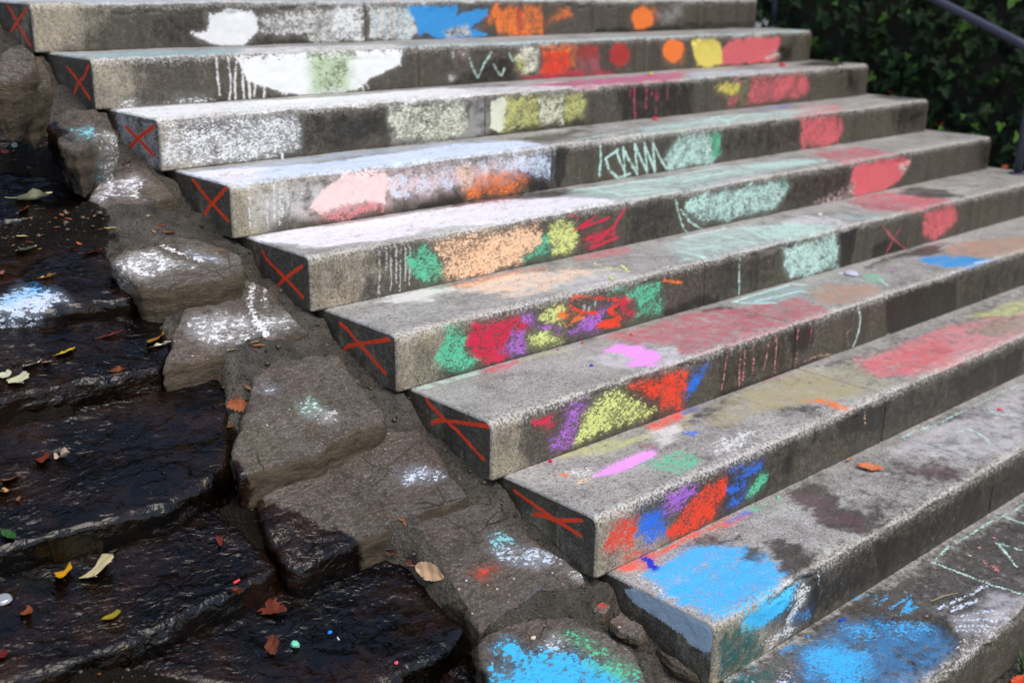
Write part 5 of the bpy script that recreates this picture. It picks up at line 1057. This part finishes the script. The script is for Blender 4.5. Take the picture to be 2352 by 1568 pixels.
V, F, T = leaf_cards(C_, Nn, rng.uniform(.05, .10, n), ivy_tint(n, .03)); f_ = link('foliage', tinted('foliage', V, F, T, IVY), None, hd); f_['kind'] = 'stuff'
def make_tree(h, rx, n, seed):
    g = np.random.default_rng(seed); root = empty('evergreen_tree')
    tp = [(0, 0, -.3), (.03, .02, h*.3), (-.04, .05, h*.65), (0, 0, h*.92)]
    link('trunk', tube(tp, [.17, .13, .08, .03], 10), SOIL, root)
    for b in range(7):
        a = g.uniform(0, 6.28); z0 = h*g.uniform(.25, .7); L = rx*g.uniform(.5, .85)
        link('limb', tube([(0, 0, z0), (L*.5*math.cos(a), L*.5*math.sin(a), z0+.2), (L*math.cos(a), L*math.sin(a), z0+.55)], [.06, .04, .015], 7), SOIL, root)
    cl = g.normal(0, 1, (90, 3)); cl /= np.linalg.norm(cl, axis=1)[:, None]; cl *= g.random((90, 1))**.4; cl = cl*np.array([rx*.85, rx*.85, h*.46])+np.array([0, 0, h*.54])
    ci = g.integers(0, 90, n); C = cl[ci]+g.normal(0, .30, (n, 3)); N_ = g.normal(0, 1, (n, 3)); N_[:, 2] += .6; N_ /= np.linalg.norm(N_, axis=1)[:, None]
    t = np.array([[.014, .030, .012]])+g.random((n, 1))*np.array([[.022, .045, .014]])
    V, F, T = leaf_cards(C, N_, g.uniform(.10, .19, n), t); link('crown', tinted('crown', V, F, T, IVY), None, root)
    return root
def copy_tree(o, parent=None):
    c = o.copy(); COLL.objects.link(c); c.parent = parent
    for ch in list(o.children): copy_tree(ch, c)
    return c
protos = [make_tree(7.6, 2.2, 9000, 11), make_tree(8.6, 2.4, 9000, 12)]
spots = [(-4.6, 6.0), (-1.9, 6.6), (.7, 6.3), (3.2, 6.7), (5.6, 5.3), (7.4, 2.6)]
for i, (x, y) in enumerate(spots):
    o = protos[i] if i < 2 else copy_tree(protos[i % 2]); o.location = (x, y, -.3 if y > 0 else -.9); o.rotation_euler = (0, 0, i*1.3); o.scale = (1, 1, 1+.08*(i % 3))
    tag(o, 'unseen tall dark evergreen tree standing beyond the top of the steps', 'tree', 'evergreen trees around the staircase')
# ------------------------------------------------------------ fallen leaves, chalk bits and small litter
LEAVES=[
('oval', [-0.3856, -0.8191, -0.5792], [0.014, 0.512, 0.859], 0.82, 0.0906, [196, 206, 176], 'pale green leaf lying flat on wet stone near the left edge'),
('curl', [-0.3935, -0.9504, -0.6242], [-0.015, 0.511, 0.86], -0.294, 0.037, [222, 160, 82], 'small orange tan leaf above the pale blue patch'),
('slim', [-0.2461, -0.8761, -0.5973], [0.019, 0.575, 0.818], 0.151, 0.0581, [198, 96, 56], 'narrow orange leaf left of the white smeared stone'),
('oval', [-0.2863, -0.8421, -0.5848], [0.083, 0.466, 0.881], -0.416, 0.0223, [170, 130, 40], 'tiny olive yellow leaf above the narrow orange leaf'),
('slim', [-0.2594, -0.8221, -0.5761], [-0.215, -0.83, 0.514], -1.238, 0.0167, [190, 90, 45], 'tiny upright rust leaf above the narrow orange leaf'),
('slim', [-0.3321, -1.1446, -0.739], [-0.0, 0.435, 0.901], -0.068, 0.0702, [150, 58, 34], 'long red brown leaf on the wet ledge'),
('mottled', [-0.2392, -1.1944, -0.7552], [-0.09, 0.502, 0.86], 0.791, 0.1171, [176, 122, 30], 'mottled yellow and brown leaf at the edge of the dry slab'),
('curl', [-0.2404, -1.2215, -0.765], [0.031, 0.538, 0.842], -0.32, 0.0422, [228, 224, 196], 'curled cream leaf tucked under the mottled leaf'),
('round', [-0.4599, -1.1821, -0.7467], [-0.042, 0.46, 0.887], 0.222, 0.05, [200, 172, 40], 'round yellow leaf with a reddish side on the wet ledge'),
('oval', [-0.5435, -1.1987, -0.7536], [0.035, 0.524, 0.851], 0.804, 0.0743, [218, 208, 180], 'cream leaf lying between the yellow leaf and the left edge'),
('round', [-0.514, -1.2038, -0.7542], [0.113, 0.489, 0.865], -1.039, 0.0248, [196, 150, 124], 'small pinkish tan leaf touching the cream leaf'),
('oval', [-0.6101, -1.2184, -0.7584], [-0.12, 0.324, 0.938], -1.82, 0.0566, [208, 210, 176], 'broad pale leaf cut by the left edge of the picture'),
('oval', [-0.5894, -1.2403, -0.7648], [-0.044, 0.341, 0.939], 1.219, 0.0897, [206, 206, 170], 'long pale leaf with a curved stalk near the left edge'),
('slim', [-0.584, -1.1862, -0.7486], [-0.032, 0.523, 0.852], 0.344, 0.056, [110, 44, 30], 'dark red brown leaf behind the pale leaves'),
('curl', [-0.3803, -1.2819, -0.7849], [0.057, 0.78, 0.623], 0.261, 0.0555, [166, 98, 68], 'crumpled brown leaf on the lip of the wet ledge'),
('oak', [-0.1643, -1.4349, -0.8773], [-0.513, -0.549, 0.66], -1.082, 0.0744, [168, 88, 38], 'orange brown lobed leaf standing beside the dry slab'),
('curl', [-0.4849, -0.9039, -0.6091], [-0.301, 0.358, 0.884], -1.881, 0.0369, [170, 110, 96], 'small pinkish leaf at the left edge above the blue patch'),
('curl', [-0.5838, -1.4328, -0.8906], [0.037, 0.465, 0.884], -1.503, 0.0618, [192, 168, 142], 'beige curled leaf on the long rippling ledge'),
('oak', [-0.6278, -1.4261, -0.887], [-0.131, 0.429, 0.894], -1.911, 0.0775, [130, 50, 30], 'red brown leaf left of the beige curled leaf'),
('oak', [-0.7058, -1.4638, -0.8963], [0.054, 0.518, 0.854], 0.926, 0.076, [178, 118, 62], 'tan serrated leaf at the left edge'),
('curl', [-0.7347, -1.4987, -0.9063], [-0.049, 0.489, 0.871], -1.533, 0.0461, [196, 156, 104], 'folded tan leaf below the serrated leaf'),
('slim', [-0.7207, -1.5283, -0.9146], [0.081, 0.312, 0.947], 1.112, 0.0324, [150, 100, 64], 'small brown sliver leaf below the folded tan leaf'),
('oak', [-0.7764, -1.6138, -0.9441], [0.128, 0.191, 0.973], -1.408, 0.0574, [44, 98, 38], 'dark green leaf at the left edge'),
('slim', [-0.7003, -1.6729, -1.0259], [-0.066, 0.497, 0.865], -1.917, 0.1114, [222, 164, 26], 'long bright yellow leaf with a green tip'),
('round', [-0.6405, -1.6875, -1.0326], [-0.166, 0.483, 0.86], 1.145, 0.0932, [216, 202, 152], 'torn cream leaf beside the long yellow leaf'),
('round', [-0.6696, -1.8184, -1.0694], [-0.009, 0.524, 0.852], -1.958, 0.0519, [184, 168, 46], 'round yellow green leaf in the middle of the black ledge'),
('oval', [-0.7983, -1.7428, -1.043], [-0.048, 0.444, 0.895], -1.617, 0.0629, [158, 84, 48], 'oval brown leaf near the lower left corner'),
('oval', [-0.5532, -1.8639, -1.0799], [-0.086, 0.759, 0.646], -0.635, 0.0254, [200, 146, 116], 'small pinkish tan leaf near the lip of the black ledge'),
('curl', [-0.4266, -1.8592, -1.1022], [-0.063, 0.854, 0.516], -1.747, 0.0923, [136, 68, 36], 'crumpled brown leaf hanging over the ledge lip'),
('oak', [-0.3587, -1.8725, -1.1469], [-0.117, 0.28, 0.953], -1.341, 0.1069, [118, 52, 30], 'dark red brown lobed leaf below the ledge lip'),
('slim', [-0.3939, -1.7262, -1.0438], [-0.076, 0.248, 0.966], -1.932, 0.0535, [122, 46, 36], 'dark red leaf on the upper part of the black ledge'),
('oak', [-0.4189, -1.9648, -1.1706], [-0.379, 0.386, 0.841], -1.898, 0.078, [124, 66, 44], 'brown lobed leaf with a thin stalk on the bottom slab'),
('slim', [-0.6913, -1.888, -1.1082], [0.149, 0.844, 0.516], -1.15, 0.0387, [196, 174, 60], 'thin yellow leaf caught on the black rock face'),
('slim', [-0.3574, -1.6247, -0.9589], [-0.123, 0.84, 0.528], 0.92, 0.0313, [206, 150, 48], 'thin yellow orange leaf above the gravel band'),
('oak', [-0.8774, -1.8222, -1.0651], [-0.02, 0.43, 0.903], -1.803, 0.0488, [112, 36, 30], 'dark crimson leaf in the lower left corner'),
('oval', [-0.0296, -1.9857, -1.1326], [-0.904, -0.121, 0.411], -1.594, 0.0746, [212, 172, 132], 'pale beige oval leaf beside the rusty slab'),
('curl', [-0.0524, -1.8747, -1.1208], [-0.72, -0.457, 0.523], -1.004, 0.039, [86, 46, 30], 'dark brown curled leaf above the bottom slab'),
('curl', [-0.0334, -1.9264, -1.1394], [-0.845, 0.12, 0.52], -1.515, 0.0373, [110, 54, 36], 'small brown leaf left of the pale beige leaf'),
('oval', [-0.1995, -0.656, -0.4328], [0.818, 0.249, 0.518], -1.655, 0.0323, [216, 196, 160], 'small cream leaf above the lilac smeared stone'),
('curl', [-0.2845, -0.6198, -0.4939], [0.098, 0.517, 0.85], -0.154, 0.0993, [208, 204, 160], 'long curled cream leaf on the second wet ledge'),
('oak', [-0.324, -0.6567, -0.5091], [-0.198, 0.476, 0.857], 0.859, 0.06, [172, 72, 36], 'orange red leaf below the curled cream leaf'),
('curl', [-0.2419, -0.3353, -0.3712], [0.024, 0.483, 0.875], -0.956, 0.0393, [196, 176, 150], 'beige leaf at the left edge of the top wet ledge'),
('oval', [-0.2552, -0.4529, -0.3669], [-0.829, -0.026, 0.559], -1.442, 0.0359, [132, 150, 130], 'small grey green leaf on the top wet ledge'),
('oak', [-0.2882, -0.4517, -0.3802], [-0.358, -0.787, 0.502], -0.495, 0.0283, [116, 40, 34], 'dark red leaf at the left edge of the top wet ledge'),
('oak', [1.336, -2.2483, -1.1996], [-0.054, 0.03, 0.998], -1.066, 0.0742, [214, 126, 80], 'orange brown lobed leaf on the ninth step tread'),
('curl', [1.3385, -2.1771, -1.2001], [0.016, -0.011, 1.0], 0.08, 0.0258, [198, 140, 100], 'tiny tan leaf against the riser above the orange brown leaf'),
('oak', [4.1783, -0.8527, -0.5891], [-0.829, -0.219, 0.515], -1.512, 0.0874, [240, 88, 22], 'bright orange leaf in the ivy at the fifth step end'),
('oak', [4.1095, -0.626, -0.4518], [-0.833, -0.202, 0.515], -1.294, 0.0321, [226, 92, 30], 'tiny orange leaf in the ivy beside the fourth step end'),
('oak', [4.1202, -1.2609, -0.7502], [-0.654, -0.556, 0.513], -0.414, 0.0417, [200, 84, 30], 'small orange leaf at the foot of the near handrail post'),
('oak', [1.1385, -2.8061, -1.5193], [0.021, -0.025, 0.999], -0.106, 0.0574, [206, 70, 30], 'orange red leaf on the ground in the bottom right corner'),
]
CHALKS=[
('stick', [0.4788, -0.6346, -0.4499], 0.028, [240, 240, 232], 'white chalk stub standing against the third riser'),
('stick', [3.3921, -0.4393, -0.3007], 0.0487, [236, 84, 92], 'pink red chalk stick on the third tread'),
('lump', [0.8743, -1.5611, -0.9012], 0.011, [236, 70, 44], 'red chalk crumb below the purple and orange scribbles'),
('lump', [1.0383, -1.6002, -0.8999], 0.0104, [236, 76, 50], 'red chalk crumb on the rose dusted tread'),
('lump', [0.6497, -1.544, -0.8669], 0.0113, [150, 20, 150], 'violet chalk crumb against the purple chalk patch'),
('lump', [0.7727, -1.5616, -0.901], 0.0083, [180, 40, 150], 'magenta chalk crumb at the foot of the sixth riser'),
('lump', [0.4498, -1.8645, -1.0504], 0.0118, [236, 34, 90], 'crimson chalk crumb at the foot of the seventh riser'),
('lump', [0.9822, -2.1858, -1.2001], 0.0104, [120, 214, 180], 'mint chalk crumb at the foot of the eighth riser'),
('lump', [-0.3784, -1.9822, -1.175], 0.0215, [124, 216, 180], 'large mint green chalk lump on the bottom wet slab'),
('lump', [-0.2973, -1.9863, -1.1763], 0.0106, [40, 130, 236], 'blue chalk crumb beside the mint green lump'),
('stick', [-0.2924, -2.0068, -1.1823], 0.0093, [236, 236, 240], 'white chalk sliver beside the blue crumb'),
('lump', [-0.2349, -2.1243, -1.2078], 0.0098, [240, 90, 110], 'pink chalk crumb on the bottom wet slab'),
('stick', [-0.4222, -1.8421, -1.0748], 0.0156, [236, 70, 70], 'coral red chalk sliver above the crumpled brown leaf'),
('lump', [2.1884, -1.6282, -0.9012], 0.0599, [196, 192, 214], 'large lilac grey chalk lump on the seventh tread'),
('lump', [2.1719, -1.5937, -0.9006], 0.0207, [214, 208, 206], 'small pale lump left of the lilac grey chalk lump'),
('lump', [2.3594, -1.6923, -0.9008], 0.0156, [216, 120, 226], 'violet chalk crumb right of the lilac grey lump'),
('lump', [2.199, -0.6716, -0.4497], 0.0266, [240, 50, 80], 'crimson chalk crumb on the fourth tread under red drips'),
('lump', [2.4427, -0.4265, -0.2999], 0.0232, [214, 214, 90], 'lime chalk crumb at the foot of the second riser'),
('lump', [2.0715, -2.2705, -1.2006], 0.0152, [222, 66, 74], 'red chalk crumb among mint lines on the ninth tread'),
('lump', [1.0481, -1.5045, -0.7526], 0.014, [220, 226, 100], 'yellow chalk crumb on the sixth tread'),
('lump', [2.3504, -1.3737, -0.7487], 0.0207, [226, 214, 196], 'cream chalk crumb on the sixth tread beside pale blue strokes'),
('stick', [0.8023, -2.5085, -1.3501], 0.0171, [20, 70, 190], 'dark blue chalk sliver on the lowest tread'),
('lump', [0.6783, -2.495, -1.3502], 0.0101, [60, 150, 236], 'sky blue chalk crumb at the foot of the painted corner riser'),
('lump', [-0.0495, -0.7118, -0.4946], 0.0214, [238, 236, 232], 'white chalk lump on the lilac smeared stone'),
('lump', [0.7427, -1.7204, -0.901], 0.0119, [30, 80, 200], 'dark blue chalk crumb on the bare seventh tread'),
('lump', [0.0559, -2.2168, -1.2285], 0.014, [226, 206, 180], 'tan and white pebble above the cyan painted stone'),
]
EXTRA=[
('cap', [-0.8273, -1.6934, -1.0265], 2.441),
('blade0', [1.037, -2.6077, -1.35], 3.114),
('blade1', [1.1262, -2.6349, -1.3494], 3.176),
('paper', [3.8043, 0.0213, -0.1504], 6.484),
('paper2', [3.8369, -0.005, -0.1366], 6.495),
('grass', [1.1812, -2.7969, -1.5199], 3.251),
('twig0', [0.3064, -1.9936, -1.1523], 2.798),
('twig1', [0.307, -2.0129, -1.1585], 2.79),
]
def leaf_mesh(kind, seed):
    g = np.random.default_rng(seed); n = 26; t = np.linspace(0, 1, n)
    wd = {'oval': .24, 'slim': .14, 'round': .40, 'oak': .27, 'curl': .22, 'mottled': .19}[kind]*g.uniform(.9, 1.1)
    prof = np.sin(np.pi*t**.85)**.75*wd
    if kind == 'round': prof = np.sin(np.pi*t**.9)**.55*wd
    ser = np.ones(n)
    if kind == 'oak': ser = 1-.30*(.5+.5*np.cos(2*np.pi*t*6.5))**2
    elif kind in ('oval', 'round'): ser = 1+.05*np.sin(t*40+seed)
    cols = np.linspace(-1, 1, 9); bend = g.uniform(-.10, .10); V = []
    fold = {'curl': .55, 'oak': .22, 'slim': .25}.get(kind, .16); cz_ = g.uniform(.05, .14)*(2.2 if kind == 'curl' else 1)
    for i in range(n):
        l_, r_ = prof[i]*ser[i]*(1+.06*g.normal()), prof[i]*(ser[i] if kind != 'oak' else ser[(i+2) % n])*(1+.06*g.normal())
        for c in cols:
            x = t[i]-.5; y = (l_ if c < 0 else r_)*c+bend*math.sin(t[i]*3.14)
            z = fold*abs((l_ if c < 0 else r_)*c)*(1+.3*math.sin(t[i]*9+seed))+cz_*(2*t[i]-1)**2*.6+.012*math.sin(t[i]*17+c*3+seed)
            if kind == 'curl': z += .10*c*math.sin(t[i]*5+seed)*prof[i]/wd
            V.append((x, y, z))
    V = np.array(V); V[:, 2] -= V[:, 2].min()
    F = [(i*9+j, i*9+9+j, i*9+10+j, i*9+1+j) for i in range(n-1) for j in range(8)]
    me = bpy.data.meshes.new('blade'); me.from_pydata(V.tolist(), [], F); me.update(); me.materials.append(LEAF)
    for p in me.polygons: p.use_smooth = True
    z0 = V[:9, 2].mean()
    st = tube([(-.30, bend*.6, z0*.4+.012), (-.5, 0, z0+.008), (-.62, -.03, z0+.02), (-.74, -.09, z0+.05)], [.008, .012, .011, .012], 6); st.name = 'stem'; st.materials.append(LEAF)
    return me, st
for i, (kind, loc, nrm, ang, L, rgb, lab) in enumerate(LEAVES):
    N_ = (Vector(nrm)+Vector((-.12, -.26, 0))*(1 if loc[0] < .5 else .3)).normalized(); d = Vector((math.cos(ang), math.sin(ang), 0)); d = (d-N_*d.dot(N_)).normalized(); e = N_.cross(d)
    o = empty('fallen_leaf'); mw = Matrix((d, e, N_)).transposed().to_4x4(); mw.translation = Vector(loc)+N_*.006; o.matrix_world = mw; L *= .82 if rgb[0] < 185 else 1.
    o.scale = (L, L, L)
    tag(o, lab, 'leaf', 'fallen autumn leaves'); me, st = leaf_mesh(kind, i*3+5)
    for nm, m_ in (('blade', me), ('stem', st)):
        c = link(nm, m_, None, o); c.color = (*[v*(.8 if rgb[0] < 185 else 1) for v in lin(rgb)], 1) if nm == 'blade' else (*[v*.6 for v in lin(rgb)], 1)
def lump_mesh(seed, stick, lab_=''):
    bm = bmesh.new()
    if stick: bmesh.ops.create_cone(bm, cap_ends=True, segments=12, radius1=.17, radius2=.15, depth=1.0, matrix=Matrix.Rotation(math.pi/2, 4, 'Y')); bmesh.ops.subdivide_edges(bm, edges=bm.edges[:], cuts=1)
    else: bmesh.ops.create_icosphere(bm, subdivisions=2, radius=.5)
    g = np.random.default_rng(seed); P = np.array([v.co[:] for v in bm.verts]); d = fbm(P*3.1+seed, seed, 2)-.5
    for v, k in zip(bm.verts, d):
        v.co *= 1+k*(.75 if not stick else .25)
        if not stick: v.co.z *= (.62 if 'lilac' not in lab_ else .3); v.co.y *= .8
    me = bpy.data.meshes.new('chalk_piece'); bm.to_mesh(me); bm.free(); me.materials.append(CHK); return me
for i, (kind, loc, L, rgb, lab) in enumerate(CHALKS):
    o = link('pebble' if 'pebble' in lab else 'chalk_piece', lump_mesh(i+50, kind == 'stick', lab), None, None, Vector(loc)+Vector((0, 0, L*(.16 if kind == 'stick' else .22 if 'lilac' not in lab else .1)))); o.scale = (L, L, L)
    o.rotation_euler = (0, 0, random.uniform(0, 3)) if i else (0, math.pi/2, 0)
    o.color = (*lin(rgb), 1); tag(o, lab, 'pebble' if 'pebble' in lab else 'chalk', None if 'pebble' in lab else 'broken chalk pieces')
EXD = {k: (Vector(l), d) for k, l, d in EXTRA}
STRAW = mat_plain('dry_straw', (.36, .28, .15), .7); GRASS = mat_plain('grass_blade', (.06, .12, .03), .6); TIN = mat_plain('bottle_cap_metal', (.62, .64, .66), .3, .6); PAPER = mat_plain('white_paper', (.75, .76, .8), .8)
if 'cap' in EXD:
    l = EXD['cap'][0]; bm = bmesh.new(); n = 42; rr = .0145
    rows = [(0, .0), (rr*.6, .0), (rr*.86, -.0004), (rr*.97, -.0016), (rr*1.0, -.004), (rr*1.08, -.0062)]
    vs_ = [[bm.verts.new((r_*(1+(.05*math.cos(21*2*math.pi*q/n) if j > 3 else 0))*math.cos(2*math.pi*q/n), r_*(1+(.05*math.cos(21*2*math.pi*q/n) if j > 3 else 0))*math.sin(2*math.pi*q/n), z_)) for q in range(n)] for j, (r_, z_) in enumerate(rows) if j]
    bm.faces.new(vs_[0])
    for a_, b_ in zip(vs_[:-1], vs_[1:]):
        for q in range(n): bm.faces.new((a_[q], b_[q], b_[(q+1) % n], a_[(q+1) % n]))
    me = bpy.data.meshes.new('bottle_cap'); bm.to_mesh(me); bm.free()
    o = link('bottle_cap', me, TIN, None, l+Vector((0, 0, .008)), (.12, -.1, 0)); tag(o, 'silver crimped bottle cap at the left edge on the wet ledge', 'bottle cap')
if 'blade0' in EXD and 'blade1' in EXD:
    a_, b_ = EXD['blade0'][0], EXD['blade1'][0]; m_ = (a_+b_)/2+Vector((0, 0, .01))
    o = link('straw', tube([Vector((0, 0, .004)), m_-a_, b_-a_+Vector((0, 0, .006))], [.002, .0016, .0006], 6), STRAW, None, a_); tag(o, 'dry straw blade lying across the lowest tread', 'straw')
if 'twig0' in EXD:
    a_, b_ = EXD['twig0'][0], EXD['twig1'][0]
    o = link('twig', tube([Vector((0, 0, .004)), (b_-a_)*.5+Vector((.004, 0, .009)), b_-a_+Vector((0, 0, .005))], [.0022, .0026, .0012], 7), STRAW, None, a_); tag(o, 'short brown twig at the foot of the eighth step end', 'twig')
for j, nm in enumerate(('paper', 'paper2')):
    if nm in EXD:
        l = EXD[nm][0]; P = []
        for a in range(6):
            for b in range(6): P.append(((a-2.5)*.012, (b-2.5)*.008, .012+.014*math.sin(a*1.7+b*.9+j)+.006*math.cos(b*2.3+j)))
        F = [(a*6+b, a*6+6+b, a*6+7+b, a*6+1+b) for a in range(5) for b in range(5)]
        me = bpy.data.meshes.new('paper_scrap'); me.from_pydata(P, [], F); me.update(); o = link('paper_scrap', me, PAPER, None, l, (0, 0, .4+j)); o.scale = (1, 1, 1) if j == 0 else (.6, .6, 1.2)
        tag(o, ('crumpled white paper scrap at the end of the top riser', 'smaller white scrap touching the far handrail post')[j], 'paper')
for j, (k, l, d) in enumerate([e for e in EXTRA if e[0] == 'grass']):
    o = empty('grass_tuft', l); tag(o, 'small grass tuft in the bottom right corner', 'grass')
    for q in range(9):
        a = random.uniform(0, 6.28); L = random.uniform(.04, .08); lean = random.uniform(.2, .6)
        link('blade', tube([(0, 0, 0), (math.cos(a)*L*lean*.4, math.sin(a)*L*lean*.4, L*.6), (math.cos(a)*L*lean, math.sin(a)*L*lean, L)], [.0022, .0018, .0004], 5), GRASS, o)
# small flecks of rotten leaf stuck to the wet stones
def litter():
    dg = bpy.context.evaluated_depsgraph_get(); n = 650; V = []; F = []; T = []
    pal = np.array([[.20, .07, .03], [.28, .12, .05], [.35, .22, .10], [.12, .04, .02], [.42, .33, .16], [.30, .08, .05]])
    while len(F) < n:
        x = rng.uniform(-1.05, .0); y = rng.uniform(-2.4, -.3); h, l, nr, ix, ob, mx = scene.ray_cast(dg, Vector((x, y, 1.5)), Vector((0, 0, -1)))
        if not h or nr.z < .75 or ob.name.split('.')[0] not in ('wet_ledge_stone', 'cascade_bed', 'edge_stone') or (ob.name.startswith('edge') and rng.random() < .8): continue
        L = .003+.017*rng.random()**2.5; w_ = L*rng.uniform(.25, .5); a = rng.uniform(0, 3.14); d = Vector((math.cos(a), math.sin(a), 0)); e = Vector((-d.y, d.x, 0)); l = l+nr*.002; b = len(V)
        for p, q, z_ in ((-1, 0, 0), (-.2, 1, .15), (.5, .8, .1), (1, 0, .25), (.4, -.9, .1), (-.4, -.8, .2)): V.append(tuple(l+d*p*L+e*q*w_+nr*z_*L))
        F.append(tuple(range(b, b+6))); T.append(pal[rng.integers(0, 6)]*rng.uniform(.5, 1.1))
    me = bpy.data.meshes.new('leaf_litter'); me.from_pydata(V, [], F); me.update(); at = me.attributes.new('tint', 'FLOAT_COLOR', 'POINT')
    at.data.foreach_set('color', np.concatenate([np.repeat(np.array(T), 6, 0), np.ones((len(V), 1))], 1).astype(np.float32).ravel())
    tag(link('leaf_litter', me, IVY), 'tiny brown leaf flecks stuck to the wet stones', 'leaf litter', kind='stuff')
litter()

# loose gravel washed into the gaps of the cascade
GRAV = NT('wet_gravel'); ga = GRAV.attr('tint'); GRAV.set('Base Color', ga.outputs['Color']); GRAV.set('Roughness', .28); GRAV = GRAV.m
def gravel():
    dg = bpy.context.evaluated_depsgraph_get(); bm = bmesh.new(); bmesh.ops.create_icosphere(bm, subdivisions=1, radius=1); B = np.array([v.co[:] for v in bm.verts]); BF = np.array([[v.index for v in f.verts] for f in bm.faces]); bm.free()
    V = []; F = []; T = []; pal = np.array([[.16, .115, .065], [.10, .075, .05], [.22, .175, .12], [.07, .055, .045], [.13, .12, .11]]); k = 0; tries = 0
    while k < 1500 and tries < 30000:
        tries += 1; x = rng.uniform(-1.05, .33); y = rng.uniform(-2.5, -.2); h, l, nr, ix, ob, mx = scene.ray_cast(dg, Vector((x, y, 1.5)), Vector((0, 0, -1)))
        if not h or ob.name.split('.')[0] != 'cascade_bed': continue
        s_ = .002+.0065*rng.random()**3.5; P = B*(1+.35*rng.normal(0, 1, (len(B), 1)).clip(-1, 1))*s_*np.array([rng.uniform(.8, 1.5), rng.uniform(.7, 1.1), rng.uniform(.5, .8)])
        a = rng.uniform(0, 6.28); c_, s2 = math.cos(a), math.sin(a); P = P@np.array([[c_, s2, 0], [-s2, c_, 0], [0, 0, 1]])
        V.append(P+np.array(l+nr*s_*.25)); F.append(BF+k*len(B)); T.append(np.repeat(pal[rng.integers(0, 5)][None]*rng.uniform(.22, .6), len(B), 0)); k += 1
    tag(link('gravel', tinted('gravel', np.concatenate(V), np.concatenate(F), np.concatenate(T), GRAV)), 'brown grit and gravel washed between the stones', 'gravel', kind='stuff')
gravel()
